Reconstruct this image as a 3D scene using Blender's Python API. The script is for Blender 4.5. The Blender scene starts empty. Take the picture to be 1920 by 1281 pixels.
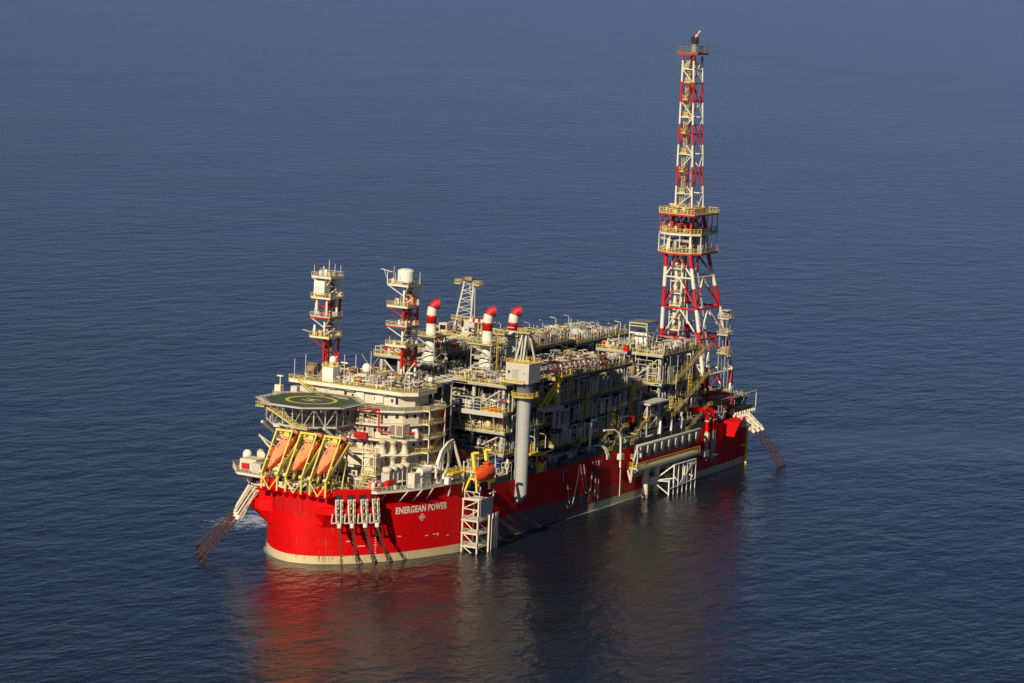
import bpy, bmesh, math, random
from mathutils import Vector, Matrix
R = math.radians
sc = bpy.context.scene
col = sc.collection

# ------------------------------------------------------------------ camera, sky, sun, exposure
cam = bpy.data.cameras.new('camera'); co = bpy.data.objects.new('camera', cam); col.objects.link(co)
cr = Vector((0.4920136, -0.8694392, 0.0446998)); cu = Vector((0.0948342, 0.1045639, 0.9899863)); cf = Vector((0.8654069, 0.4828477, -0.1338994))
m3 = Matrix((cr, cu, -cf)).transposed()
co.matrix_world = Matrix.Translation((-594.5146, -384.9435, 150.7061)) @ m3.to_4x4()
cam.sensor_width = 36; cam.lens = 103.125; cam.clip_start = 5; cam.clip_end = 200000
sc.camera = co
SUN_EL, SUN_AZ = 31.0, -4.0           # the sun stands ahead of the bow, a touch to starboard
w = bpy.data.worlds.new('World'); sc.world = w; w.use_nodes = True
nt = w.node_tree; bg = nt.nodes['Background']
sky = nt.nodes.new('ShaderNodeTexSky'); sky.sky_type = 'NISHITA'; sky.sun_disc = False
sky.sun_elevation = R(SUN_EL); sky.sun_rotation = R(270 + SUN_AZ); sky.altitude = 4000; sky.air_density = 1.0; sky.dust_density = 0.3; sky.ozone_density = 5.0
tint = nt.nodes.new('ShaderNodeMix'); tint.data_type = 'RGBA'; tint.blend_type = 'MULTIPLY'; tint.inputs[0].default_value = 1.0
tint.inputs[7].default_value = (0.64, 0.585, 0.645, 1); nt.links.new(sky.outputs[0], tint.inputs[6])
nt.links.new(tint.outputs[2], bg.inputs[0]); bg.inputs[1].default_value = 0.064
sl = bpy.data.lights.new('sun', 'SUN'); so = bpy.data.objects.new('sun', sl); col.objects.link(so)
sl.energy = 5.0; sl.angle = R(0.53); sl.color = (1.0, 0.86, 0.66)
sd = Vector((-math.cos(R(SUN_AZ)) * math.cos(R(SUN_EL)), math.sin(R(SUN_AZ)) * math.cos(R(SUN_EL)), math.sin(R(SUN_EL))))
so.rotation_euler = sd.to_track_quat('Z', 'Y').to_euler()
sc.view_settings.view_transform = 'Standard'; sc.view_settings.look = 'None'
sc.view_settings.exposure = 0.1; sc.view_settings.gamma = 1.0
sc.render.engine = 'CYCLES'

# ------------------------------------------------------------------ materials
MATS = {}
def mat(name, c, rough=0.55, var=0.12, dirt=0.0, dirtc=(0.12, 0.06, 0.03), metal=0.0, scale=0.5, emit=None):
    m = bpy.data.materials.new(name); m.use_nodes = True; t = m.node_tree; n = t.nodes; L = t.links
    b = n['Principled BSDF']; b.inputs['Roughness'].default_value = rough; b.inputs['Metallic'].default_value = metal
    tc = n.new('ShaderNodeTexCoord')
    nz = n.new('ShaderNodeTexNoise'); nz.inputs['Scale'].default_value = scale; nz.inputs['Detail'].default_value = 5
    L.new(tc.outputs['Object'], nz.inputs['Vector'])
    mx = n.new('ShaderNodeMix'); mx.data_type = 'RGBA'
    mx.inputs[6].default_value = (*[max(0, v * (1 - var)) for v in c], 1); mx.inputs[7].default_value = (*[min(1, v * (1 + var)) for v in c], 1)
    L.new(nz.outputs[0], mx.inputs[0]); out = mx.outputs[2]
    if dirt > 0:
        mp = n.new('ShaderNodeMapping'); mp.inputs['Scale'].default_value = (1.6, 1.6, 0.18)
        L.new(tc.outputs['Object'], mp.inputs[0])
        n2 = n.new('ShaderNodeTexNoise'); n2.inputs['Scale'].default_value = 0.8; n2.inputs['Detail'].default_value = 7; n2.inputs['Roughness'].default_value = 0.65
        L.new(mp.outputs[0], n2.inputs['Vector'])
        rp = n.new('ShaderNodeValToRGB'); rp.color_ramp.elements[0].position = 0.52; rp.color_ramp.elements[1].position = 0.72
        rp.color_ramp.elements[1].color = (dirt, dirt, dirt, 1)
        L.new(n2.outputs[0], rp.inputs[0])
        m2 = n.new('ShaderNodeMix'); m2.data_type = 'RGBA'; m2.inputs[7].default_value = (*dirtc, 1)
        L.new(rp.outputs[0], m2.inputs[0]); L.new(out, m2.inputs[6]); out = m2.outputs[2]
    L.new(out, b.inputs['Base Color'])
    if emit:
        b.inputs['Emission Color'].default_value = (*emit[0], 1); b.inputs['Emission Strength'].default_value = emit[1]
    MATS[name] = m
    return m
mat('red', (0.66, 0.001, 0.002), 0.6, 0.12, 0.42, (0.34, 0.012, 0.008), scale=0.12)
MATS['red'].node_tree.nodes['Principled BSDF'].inputs['Specular IOR Level'].default_value = 0.18
def plates(m):
    t = m.node_tree; n = t.nodes; L = t.links; b = n['Principled BSDF']; src = b.inputs['Base Color'].links[0].from_socket
    tc = n.new('ShaderNodeTexCoord'); sp = n.new('ShaderNodeSeparateXYZ'); L.new(tc.outputs['Object'], sp.inputs[0])
    m1 = n.new('ShaderNodeMath'); m1.operation = 'MULTIPLY_ADD'; m1.inputs[1].default_value = -.9; L.new(sp.outputs[1], m1.inputs[0]); L.new(sp.outputs[0], m1.inputs[2])
    cb = n.new('ShaderNodeCombineXYZ'); L.new(m1.outputs[0], cb.inputs[0]); L.new(sp.outputs[2], cb.inputs[1])
    br = n.new('ShaderNodeTexBrick'); L.new(cb.outputs[0], br.inputs['Vector']); br.inputs['Scale'].default_value = 1; br.inputs['Brick Width'].default_value = 9; br.inputs['Row Height'].default_value = 2.9
    br.inputs['Mortar Size'].default_value = .035; br.inputs['Color1'].default_value = (1, 1, 1, 1); br.inputs['Color2'].default_value = (.88, .88, .88, 1); br.inputs['Mortar'].default_value = (.72, .72, .72, 1)
    mx = n.new('ShaderNodeMix'); mx.data_type = 'RGBA'; mx.blend_type = 'MULTIPLY'; mx.inputs[0].default_value = 1; L.new(src, mx.inputs[6]); L.new(br.outputs[0], mx.inputs[7]); L.new(mx.outputs[2], b.inputs['Base Color'])
plates(MATS['red'])
mat('rust', (0.30, 0.07, 0.02), 0.9, 0.3)
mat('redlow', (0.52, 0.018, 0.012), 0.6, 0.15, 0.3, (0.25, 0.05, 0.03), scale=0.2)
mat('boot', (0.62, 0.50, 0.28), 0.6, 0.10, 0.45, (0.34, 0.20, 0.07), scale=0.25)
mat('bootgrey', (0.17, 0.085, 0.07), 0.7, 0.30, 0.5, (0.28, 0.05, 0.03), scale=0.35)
mat('towerred', (0.50, 0.010, 0.010), 0.5, 0.12, 0.2)
mat('darkred', (0.16, 0.02, 0.018), 0.6, 0.2)
mat('capred', (0.48, 0.012, 0.012), 0.6, 0.2, 0.6, (0.10, 0.012, 0.01))
mat('white', (0.74, 0.69, 0.56), 0.5, 0.06, 0.18, (0.42, 0.30, 0.16))
mat('cream', (0.66, 0.58, 0.43), 0.6, 0.08, 0.28, (0.38, 0.27, 0.14))
mat('dome', (0.80, 0.77, 0.68), 0.4, 0.03)
mat('grey', (0.36, 0.355, 0.33), 0.55, 0.14, 0.25, (0.20, 0.14, 0.09))
mat('lgrey', (0.50, 0.49, 0.44), 0.5, 0.10, 0.2, (0.26, 0.20, 0.13))
mat('bluegrey', (0.22, 0.23, 0.25), 0.55, 0.08, 0.15)
mat('deckgrey', (0.17, 0.165, 0.14), 0.75, 0.25, 0.4, (0.16, 0.09, 0.04))
mat('deckgreen', (0.05, 0.065, 0.055), 0.8, 0.2)
mat('pedestal', (0.40, 0.40, 0.385), 0.5, 0.06, 0.25, (0.26, 0.22, 0.17), scale=0.15)
mat('girder', (0.075, 0.08, 0.085), 0.6, 0.25, 0.2)  # near-black: shade of the modules' side girders painted in
mat('dark', (0.022, 0.024, 0.027), 0.7, 0.3)
mat('glass', (0.02, 0.025, 0.03), 0.15, 0.2)
mat('brown', (0.26, 0.18, 0.10), 0.7, 0.3, 0.3)
mat('louvre', (0.21, 0.17, 0.13), 0.7, 0.2)
mat('yellow', (0.80, 0.58, 0.05), 0.5, 0.12, 0.2)
mat('davityellow', (0.70, 0.60, 0.12), 0.5, 0.10, 0.15)
mat('railyellow', (0.66, 0.54, 0.17), 0.55, 0.18, 0.2)
mat('stair', (0.42, 0.32, 0.10), 0.6, 0.25, 0.3)
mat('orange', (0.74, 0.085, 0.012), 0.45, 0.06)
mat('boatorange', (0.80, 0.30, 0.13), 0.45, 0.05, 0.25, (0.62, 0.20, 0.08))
mat('blue', (0.025, 0.06, 0.17), 0.5, 0.15, 0.2)
mat('heligreen', (0.050, 0.085, 0.042), 0.8, 0.12, scale=0.2)
mat('marking', (0.72, 0.50, 0.08), 0.7, 0.05)
mat('hmark', (0.70, 0.62, 0.48), 0.7, 0.05)
mat('chain', (0.085, 0.034, 0.024), 0.8, 0.4, scale=2)
mat('silver', (0.42, 0.41, 0.38), 0.4, 0.15, metal=0.35)
mat('soot', (0.02, 0.018, 0.02), 0.8, 0.3)
mat('flame', (0.9, 0.25, 0.08), 0.8, 0.1, emit=((1.0, 0.38, 0.20), .55))

# ------------------------------------------------------------------ mesh builder
class MB:
    def __init__(s): s.v = []; s.f = []; s.m = []; s.names = []; s.sm = []
    def mi(s, m):
        if m not in s.names: s.names.append(m)
        return s.names.index(m)
    def add(s, vs, fs, m, smooth=False):
        o = len(s.v); s.v += [tuple(v) for v in vs]; k = s.mi(m)
        for f in fs: s.f.append([i + o for i in f]); s.m.append(k); s.sm.append(smooth)
    def bb(s, x0, x1, y0, y1, z0, z1, m):
        s.add([(x0, y0, z0), (x1, y0, z0), (x1, y1, z0), (x0, y1, z0), (x0, y0, z1), (x1, y0, z1), (x1, y1, z1), (x0, y1, z1)],
              [(0, 3, 2, 1), (4, 5, 6, 7), (0, 1, 5, 4), (1, 2, 6, 5), (2, 3, 7, 6), (3, 0, 4, 7)], m)
    def beam(s, p, q, w_, m, h=None):
        p = Vector(p); q = Vector(q); d = q - p
        if d.length < 1e-6: return
        d.normalize(); h = h or w_
        up = Vector((0, 0, 1)) if abs(d.z) < 0.9 else Vector((1, 0, 0))
        a = d.cross(up).normalized() * w_ / 2; b = a.cross(d).normalized() * h / 2
        vs = [e + x for e in (p, q) for x in (-a - b, a - b, a + b, -a + b)]
        s.add(vs, [(0, 1, 2, 3), (7, 6, 5, 4), (0, 4, 5, 1), (1, 5, 6, 2), (2, 6, 7, 3), (3, 7, 4, 0)], m)
    def tube(s, p, q, r, m, n=8, r2=None, cap=True):
        p = Vector(p); q = Vector(q); d = q - p
        if d.length < 1e-6: return
        d.normalize(); r2 = r if r2 is None else r2
        up = Vector((0, 0, 1)) if abs(d.z) < 0.9 else Vector((1, 0, 0))
        a = d.cross(up).normalized(); b = a.cross(d).normalized(); vs = []
        for e, rr in ((p, r), (q, r2)):
            for i in range(n):
                t = 2 * math.pi * i / n; vs.append(e + a * math.cos(t) * rr + b * math.sin(t) * rr)
        s.add(vs, [(i, (i + 1) % n, n + (i + 1) % n, n + i) for i in range(n)], m, n > 6)
        if cap: s.add([tuple(v) for v in vs], [tuple(range(n))[::-1], tuple(range(n, 2 * n))], m)
    def sweep(s, pts, r, m, n=8, cap=True):
        """one continuous bent tube; r may be a list"""
        P = [Vector(p) for p in pts]; rs = r if isinstance(r, (list, tuple)) else [r] * len(P); rings = []
        a = None
        for i, p in enumerate(P):
            d = (P[min(i + 1, len(P) - 1)] - P[max(i - 1, 0)]).normalized()
            if a is None:
                up = Vector((0, 0, 1)) if abs(d.z) < 0.9 else Vector((1, 0, 0)); a = d.cross(up).normalized()
            else: a = (a - d * a.dot(d)).normalized()
            b = a.cross(d)
            rings.append([p + (a * math.cos(2 * math.pi * k / n) + b * math.sin(2 * math.pi * k / n)) * rs[i] for k in range(n)])
        s.loft(rings, m, cap, True)
    def loft(s, rings, m, cap=True, smooth=False, mats=None):
        n = len(rings[0]); o = [v for r_ in rings for v in r_]
        for i in range(len(rings) - 1):
            mm = mats[i] if mats else m
            fs = [(i * n + k, i * n + (k + 1) % n, (i + 1) * n + (k + 1) % n, (i + 1) * n + k) for k in range(n)]
            if i == 0: base = len(s.v); s.v += [tuple(v) for v in o]
            kk = s.mi(mm)
            for f in fs: s.f.append([j + base for j in f]); s.m.append(kk); s.sm.append(smooth)
        if cap:
            s.add(rings[0], [tuple(range(n))[::-1]], mats[0] if mats else m); s.add(rings[-1], [tuple(range(n))], mats[-1] if mats else m)
    def lathe(s, o, prof, m, n=16, mats=None, smooth=True):
        rings = [[(o[0] + r_ * math.cos(2 * math.pi * k / n), o[1] + r_ * math.sin(2 * math.pi * k / n), o[2] + z) for k in range(n)] for r_, z in prof]
        s.loft(rings, m, True, smooth, mats)
    def prism(s, poly, z0, z1, m, mside=None, hole=False):
        n = len(poly); vs = [(x, y, z0) for x, y in poly] + [(x, y, z1) for x, y in poly]
        s.add(vs, [tuple(range(n))[::-1], tuple(range(n, 2 * n))], m)
        s.add(vs, [(i, (i + 1) % n, n + (i + 1) % n, n + i) for i in range(n)], mside or m)
    def wall(s, poly, z0, z1, m, closed=True):
        n = len(poly); vs = [(x, y, z0) for x, y in poly] + [(x, y, z1) for x, y in poly]
        s.add(vs, [(i, (i + 1) % n, n + (i + 1) % n, n + i) for i in range(n if closed else n - 1)], m)
    def rail(s, pts, m='railyellow', h=1.15, sp=1.7, t=0.085, closed=False, mid=2):
        P = [Vector(p) for p in pts]
        if closed: P.append(P[0])
        for a, b in zip(P[:-1], P[1:]):
            L = (b - a).length; k = max(1, round(L / sp))
            for j in range(mid + 1):
                z = Vector((0, 0, h * (j + 1) / (mid + 1))); s.beam(a + z, b + z, t * (1.1 if j == mid else 0.75), m)
            s.beam(a + Vector((0, 0, .1)), b + Vector((0, 0, .1)), .03, m, .2)
            for i in range(k + (0 if closed else 1)):
                p = a.lerp(b, i / k); s.beam(p, p + Vector((0, 0, h)), t, m)
    def stair(s, p, q, wd, m='stair', side=(0, 1, 0)):
        p = Vector(p); q = Vector(q); sv = Vector(side) * wd / 2
        for g in (-1, 1):
            s.beam(p + sv * g, q + sv * g, .10, m, .3)
            s.beam(p + sv * g + Vector((0, 0, 1.1)), q + sv * g + Vector((0, 0, 1.1)), .08, m)
            s.beam(p + sv * g + Vector((0, 0, .6)), q + sv * g + Vector((0, 0, .6)), .06, m)
            k = max(2, int((q - p).length / 1.3))
            for i in range(k + 1):
                e = p.lerp(q, i / k) + sv * g; s.beam(e, e + Vector((0, 0, 1.1)), .07, m)
        k = max(3, int((q - p).length / .45))
        for i in range(k + 1):
            e = p.lerp(q, i / k); s.beam(e - sv, e + sv, .3, m, .05)
    def build(s, name, parent=None, **kw):
        me = bpy.data.meshes.new(name); me.from_pydata(s.v, [], s.f)
        for nm in s.names: me.materials.append(MATS[nm])
        me.polygons.foreach_set('material_index', s.m); me.polygons.foreach_set('use_smooth', s.sm)
        me.update(); ob = bpy.data.objects.new(name, me); col.objects.link(ob)
        if parent is not None: ob.parent = parent
        for k, v in kw.items(): ob[k] = v
        return ob

def weld(ob):
    bm = bmesh.new(); bm.from_mesh(ob.data); bmesh.ops.remove_doubles(bm, verts=bm.verts, dist=.001)
    for e in bm.edges:
        if len(e.link_faces) == 2 and e.calc_face_angle(0) > .5: e.smooth = False
    bm.to_mesh(ob.data); bm.free()
def empty(name, label, cat, group=None):
    o = bpy.data.objects.new(name, None); col.objects.link(o); o['label'] = label; o['category'] = cat
    if group: o['group'] = group
    return o
def set_origin(root, p):
    """move a root empty to its base without moving its parts"""
    p = Vector(p); root.location = p
    for c in root.children: c.location = Vector(c.location) - p
def copy_tree(o, parent=None):
    c = o.copy(); col.objects.link(c)
    if parent is not None: c.parent = parent
    for ch in list(o.children): copy_tree(ch, c)
    return c
def lerp(a, b, t): return a + (b - a) * t

# ------------------------------------------------------------------ sea
def make_sea():
    m = bpy.data.materials.new('sea_water'); m.use_nodes = True; t = m.node_tree; n = t.nodes; L = t.links
    b = n['Principled BSDF']; b.inputs['IOR'].default_value = 1.33
    b.inputs['Roughness'].default_value = 0.17
    tc = n.new('ShaderNodeTexCoord')
    def noise(sc_, det, rough=0.55, stretch=(1, 1, 1), rot=0.0):
        mp = n.new('ShaderNodeMapping'); mp.inputs['Scale'].default_value = stretch; mp.inputs['Rotation'].default_value = (0, 0, rot)
        L.new(tc.outputs['Object'], mp.inputs[0])
        z = n.new('ShaderNodeTexNoise'); z.inputs['Scale'].default_value = sc_; z.inputs['Detail'].default_value = det; z.inputs['Roughness'].default_value = rough
        L.new(mp.outputs[0], z.inputs['Vector']); return z.outputs[0]
    def math_(op, a, b_=None, v=None):
        q = n.new('ShaderNodeMath'); q.operation = op; L.new(a, q.inputs[0])
        if b_ is not None: L.new(b_, q.inputs[1])
        if v is not None: q.inputs[1].default_value = v
        return q.outputs[0]
    big = noise(0.072, 3, 0.5, (1, 1.9, 1), R(35)); mid = noise(0.25, 4, 0.6, (1, 1.5, 1), R(20)); fine = noise(0.6, 4, 0.6, (1, 1.3, 1), R(-15))
    swell = noise(0.03, 3, 0.6, (1, 1.4, 1), R(25)); patch = noise(0.0045, 3, 0.6, (1, 2.0, 1), R(-28))
    sp = n.new('ShaderNodeSeparateXYZ'); L.new(tc.outputs['Object'], sp.inputs[0])
    def lin(a, b_, c):      # a*x + b*y + c
        return math_('ADD', math_('ADD', math_('MULTIPLY', sp.outputs[0], v=a), math_('MULTIPLY', sp.outputs[1], v=b_)), v=c)
    u = lin(.68, -.73, -170.0); v_ = lin(.73, .68, -168.4)      # calmer wake trailing away from the stern quarter
    ku = n.new('ShaderNodeMapRange'); ku.inputs[1].default_value = -15; ku.inputs[2].default_value = 30; L.new(u, ku.inputs[0])
    kv = n.new('ShaderNodeMapRange'); kv.inputs[1].default_value = 42; kv.inputs[2].default_value = 6; L.new(math_('ABSOLUTE', math_('ADD', v_, math_('MULTIPLY', math_('ADD', patch, v=-.5), v=90.0))), kv.inputs[0])
    calm = math_('MULTIPLY', ku.outputs[0], kv.outputs[0])
    pa = n.new('ShaderNodeMapRange'); pa.inputs[1].default_value = .3; pa.inputs[2].default_value = .7; pa.inputs[3].default_value = .72; pa.inputs[4].default_value = 1.25; L.new(patch, pa.inputs[0])
    amp = math_('MULTIPLY', pa.outputs[0], math_('SUBTRACT', math_('ADD', math_('MULTIPLY', calm, v=0.0), v=1.0), math_('MULTIPLY', calm, v=.7)))
    h = math_('ADD', math_('MULTIPLY', big, v=.68), math_('ADD', math_('MULTIPLY', mid, v=.34), math_('MULTIPLY', fine, v=.06)))
    h = math_('ADD', math_('MULTIPLY', h, amp), math_('MULTIPLY', swell, v=.8))
    bp = n.new('ShaderNodeBump'); bp.inputs['Strength'].default_value = 1.0; bp.inputs['Distance'].default_value = 0.9
    L.new(h, bp.inputs['Height']); L.new(bp.outputs[0], b.inputs['Normal'])
    # foam: cooling water discharge on the port side of the bow and a few scattered caps
    sep = n.new('ShaderNodeSeparateXYZ'); L.new(tc.outputs['Object'], sep.inputs[0])
    dx = math_('MULTIPLY', math_('ADD', sep.outputs[0], v=-27.0), v=1 / 17.0); dy = math_('MULTIPLY', math_('ADD', sep.outputs[1], v=-36.0), v=1 / 10.0)
    rr = math_('SQRT', math_('ADD', math_('MULTIPLY', dx, dx), math_('MULTIPLY', dy, dy)))
    k = n.new('ShaderNodeMapRange'); k.inputs[1].default_value = 0.1; k.inputs[2].default_value = 1.6; k.inputs[3].default_value = 0.36; k.inputs[4].default_value = 0.0
    L.new(rr, k.inputs[0])
    fo = noise(0.32, 7, 0.72)
    f1 = math_('ADD', fo, k.outputs[0])
    mr = n.new('ShaderNodeMapRange'); mr.inputs[1].default_value = 0.70; mr.inputs[2].default_value = 0.86; L.new(f1, mr.inputs[0])
    mx = n.new('ShaderNodeMix'); mx.data_type = 'RGBA'; mx.inputs[6].default_value = (0.008, 0.013, 0.021, 1); mx.inputs[7].default_value = (0.45, 0.52, 0.55, 1)
    L.new(mr.outputs[0], mx.inputs[0])
    cm = n.new('ShaderNodeMix'); cm.data_type = 'RGBA'; cm.inputs[6].default_value = (0.008, 0.013, 0.021, 1); cm.inputs[7].default_value = (0.045, 0.060, 0.075, 1)      # fine bubbles left in the wake
    L.new(math_('MULTIPLY', calm, v=.8), cm.inputs[0]); L.new(cm.outputs[2], mx.inputs[6]); L.new(mx.outputs[2], b.inputs['Base Color'])
    me = bpy.data.meshes.new('sea'); S = 60000
    me.from_pydata([(-S, -S, 0), (S, -S, 0), (S, S, 0), (-S, S, 0)], [], [(0, 1, 2, 3)]); me.materials.append(m)
    o = bpy.data.objects.new('sea', me); col.objects.link(o); o['kind'] = 'structure'; o['label'] = 'dark blue rippled open sea around the moored vessel'
make_sea()

# ------------------------------------------------------------------ hull
BOW = [(-10, 0), (-9.75, 2), (-9, 4.1), (-7.6, 6.5), (-5.7, 8.8), (-3.6, 10.9), (-1.2, 12.9), (2.9, 15.6), (8.2, 18.5), (14.2, 20.9), (21.2, 23.2), (28.5, 24.8), (36, 25)]
def _smooth(P, n=3):
    Q = [(P[1][0], -P[1][1])] + P + [(42, 25)]; out = []
    for i in range(1, len(Q) - 2):
        a, b, c, d = Q[i - 1:i + 3]
        for k in range(n):
            t = k / n; out.append(tuple(.5 * (2 * b[j] + (c[j] - a[j]) * t + (2 * a[j] - 5 * b[j] + 4 * c[j] - d[j]) * t * t + (3 * b[j] - a[j] - 3 * c[j] + d[j]) * t ** 3) for j in (0, 1)))
    out[0] = P[0]; return out + [P[-1]]
BOW = _smooth(BOW)
HALF = BOW + [(42, 25), (55, 25), (75, 25), (97, 25), (120, 25), (150, 25), (180, 25), (190, 24.6), (198, 23.7), (204, 22.2), (207, 20), (208.5, 16), (208.5, 0)]
def halfout(dy=0):
    return HALF
def outline():
    st = [(x, -y) for x, y in HALF[1:-1]]          # starboard from bow to stern
    pt = [(x, y) for x, y in HALF[1:-1]][::-1]
    return [HALF[0]] + st + [HALF[-1]] + pt
OUT = outline()
def topz(x): return 17.7 if x < 27 else (14.6 if x > 30 else 16.0)
def make_hull():
    root = empty('production_ship', 'long red hulled floating production ship with cream waterline band and rounded bow', 'ship')
    h = MB(); N = len(OUT); zs = [-3, 0, 0.6, 2.0, 5.6, 9.0, 12.0, 14.4]
    rings = []
    for z in zs: rings.append([(x, y, z) for x, y in OUT])
    rings.append([(x, y, topz(x)) for x, y in OUT])
    for i in range(len(rings) - 1):
        zm = zs[i]
        for k in range(N):
            a, b = OUT[k], OUT[(k + 1) % N]; xm = (a[0] + b[0]) / 2; side = abs(a[1]) > 24.9 and abs(b[1]) > 24.9 and abs(xm - 100) < 100
            m = 'red'
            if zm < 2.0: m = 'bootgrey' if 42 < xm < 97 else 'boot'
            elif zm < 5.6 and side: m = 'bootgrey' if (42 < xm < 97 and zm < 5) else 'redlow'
            q = [rings[i][k], rings[i][(k + 1) % N], rings[i + 1][(k + 1) % N], rings[i + 1][k]]
            h.add(q, [(0, 1, 2, 3)], m, True)
    ob = h.build('hull_shell', root); weld(ob)
    d = MB(); d.add([(x, y, 14.35) for x, y in OUT], [tuple(range(N))], 'deckgreen'); d.build('main_deck', root)
    d = MB(); fo = [(x, y) for x, y in OUT if x < 29]; 
    fo = [p for p in OUT if p[0] < 29 and p[1] <= 0] + [p for p in OUT if p[0] < 29 and p[1] > 0]
    st = [p for p in fo if p[1] <= 0]; pt = [p for p in fo if p[1] > 0]
    poly = [(x * .995, y * .99) for x, y in st + pt]
    d.add([(x, y, 16.6) for x, y in poly], [tuple(range(len(poly)))], 'deckgrey'); d.build('forecastle_deck', root)
    # dark bulwark strip above the red sheer strake
    for s in (-1, 1):
        for x0, x1 in ((36.5, 52), (59.5, 78), (80, 116), (118, 178.5)):
            b = MB(); b.bb(x0, x1, s * 24.9 - .08, s * 24.9 + .08, 14.6, 16.2, 'deckgreen')
            x = x0
            while x < x1: b.bb(x, x + .15, s * 24.6 - .3, s * 24.6 + .3, 14.4, 16.1, 'deckgreen'); x += 3
            b.build('bulwark', root)
    # mooring sponsons on both shoulders of the bow
    for s, nm in ((-1, 'starboard'), (1, 'port')):
        q = MB(); pts = [(-8.3, 5.3), (-7.2, 7.2), (-5.7, 8.8), (-3.6, 10.9), (-1.2, 12.9), (1.0, 14.4), (2.9, 15.6), (4.2, 16.3)]
        prof = [(-.3, 17.7), (0.0, 18.5), (2.1, 18.5), (2.1, 14.4), (3.2, 14.2), (3.2, 12.6), (0.5, 9.7), (0, 9.0)] if s < 0 else \
               [(0.0, 19.2), (1.6, 19.0), (2.6, 16.5), (3.2, 13.7), (4.4, 13.5), (4.5, 11.2), (1.0, 7.9), (0, 7.4)]
        if s > 0: pts = [(-7.2, 7.2), (-5.7, 8.8), (-3.6, 10.9), (-1.2, 12.9), (2.9, 15.6), (8.2, 18.5), (13, 20.4)]
        rg = []
        for i, (x, y) in enumerate(pts):
            a = pts[max(0, i - 1)]; c = pts[min(len(pts) - 1, i + 1)]; tx, ty = c[0] - a[0], c[1] - a[1]; L = math.hypot(tx, ty); nx, ny = -ty / L, tx / L
            e = 0.12 if i == 0 else (0.75 if i == 1 else (0.2 if (i == len(pts) - 1) else 1.0))
            rg.append([(x + nx * o * e, s * (y + ny * o * e), z) for o, z in prof])
        q.loft(rg, 'red'); sp = q.build('sponson', root)
    # dark mooring openings, one above each starboard fairlead
    for (x, y, nx, ny) in FAIR_S:
        q = MB(); tx, ty = -ny, nx; c = Vector((x, y, 0)) + Vector((nx, ny, 0)) * .08; vs = []
        for u, z in ((-.85, 14.9), (.85, 14.9), (.85, 17.5), (-.85, 17.5)): vs.append((c.x + tx * u, c.y + ty * u, z))
        v2 = [(vx - nx * 1.0, vy - ny * 1.0, z) for vx, vy, z in vs]
        q.add(vs + v2, [(3, 2, 1, 0), (4, 5, 6, 7), (0, 1, 5, 4), (1, 2, 6, 5), (2, 3, 7, 6), (3, 0, 4, 7)], 'dark'); q.build('mooring_opening', root)
    # draught slots in the bow plating
    q = MB()
    for y in (6.2, 5.2, 4.1, 2.1, 1.0, -.2, -1.4, -2.6):
        x = -9.95 + abs(y) ** 2 * 0.055
        q.add([(x - .06, y - .12, 15.3), (x - .06, y + .10, 15.3), (x - .08, y - .22, 11.8), (x - .08, y - .30, 11.8)], [(0, 1, 2, 3)], 'dark')
    q.build('drain_slots', root)
    # steel brackets under the lifeboat frames along the top of the bow
    for yc in (6.5, -0.5, -7.5):
        for dy in (2.2, 0, -2.2):
            q = MB(); y = yc + dy; xh = -10 + 0.055 * y * y - .05
            q.loft([[(-11.0, y - .8, 17.2), (-11.0, y + .8, 17.2), (-11.0, y + .8, 17.0), (-11.0, y - .8, 17.0)],
                    [(xh + .3, y - 1.0, 17.25), (xh + .3, y + 1.0, 17.25), (xh + .3, y + .15, 15.4), (xh + .3, y - .15, 15.4)]], 'red')
            q.build('bracket', root)
    # ship's name on the starboard shoulder, following the curved plating
    hull_text(root, 'ENERGEAN POWER', 8.0, 23.4, 11.55, 1.75, 'name_lettering')
    q = MB()      # draught marks and small load-line marks
    def on_hull(x, z, du, dz, m='hmark', off=.05):
        y, nx, ny = hull_y(x); vs = []
        for a, b in ((-du, -dz), (du, -dz), (du, dz), (-du, dz)):
            yy, n1, n2 = hull_y(x + a); vs.append((x + a + n1 * off, yy + n2 * off, z + b))
        q.add(vs, [(0, 1, 2, 3)], m)
    for k in range(13): on_hull(3.3, 9.3 - k * .62, .18 if k % 4 else .32, .11)
    for x, z in ((17.2, 5.4), (19.6, 5.5), (20.7, 5.5), (-2.6, 5.6), (0.1, 4.3), (24.0, 4.7), (9.2, 6.0), (62, 3.3), (86, 7.8), (110, 5), (140, 5)): on_hull(x, z, .45 if z > 4.3 else .8, .10)
    on_hull(20.7, 5.2, .12, .35)
    for k in range(9): on_hull(98.5, 10.5 - k * .9, .14, .12); 
    for k in range(8): on_hull(176.5, 9.0 - k * .9, .12, .10)
    for k in range(7): on_hull(37.0, 7.2 - k * .75, .16, .12)
    q.build('draught_marks', root)
    q = MB(); rr = random.Random(8)
    def stain(y0, z0, z1, w_):
        x = None
        for (x0, ya), (x1, yb) in zip(BOW[:-1], BOW[1:]):
            if ya <= y0 <= yb: x = lerp(x0, x1, (y0 - ya) / (yb - ya)); L = math.hypot(x1 - x0, yb - ya); nx, ny = -(yb - ya) / L, (x1 - x0) / L; break
        X, Y = x + nx * .03, -(y0 + ny * .03); ux, uy = ny, nx
        q.add([(X - ux * w_, Y - uy * w_, z0), (X + ux * w_, Y + uy * w_, z0), (X + ux * w_ * .3, Y + uy * w_ * .3, z1), (X - ux * w_ * .3, Y - uy * w_ * .3, z1)], [(0, 1, 2, 3)], 'rust')
    for _ in range(26): a = rr.uniform(6.3, 9.4); zt = rr.choice((2.2, 3.4, 6.2, 6.2, 9.5)); stain(a, zt, zt - rr.uniform(.6, 3.0), rr.uniform(.03, .10))
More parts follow.
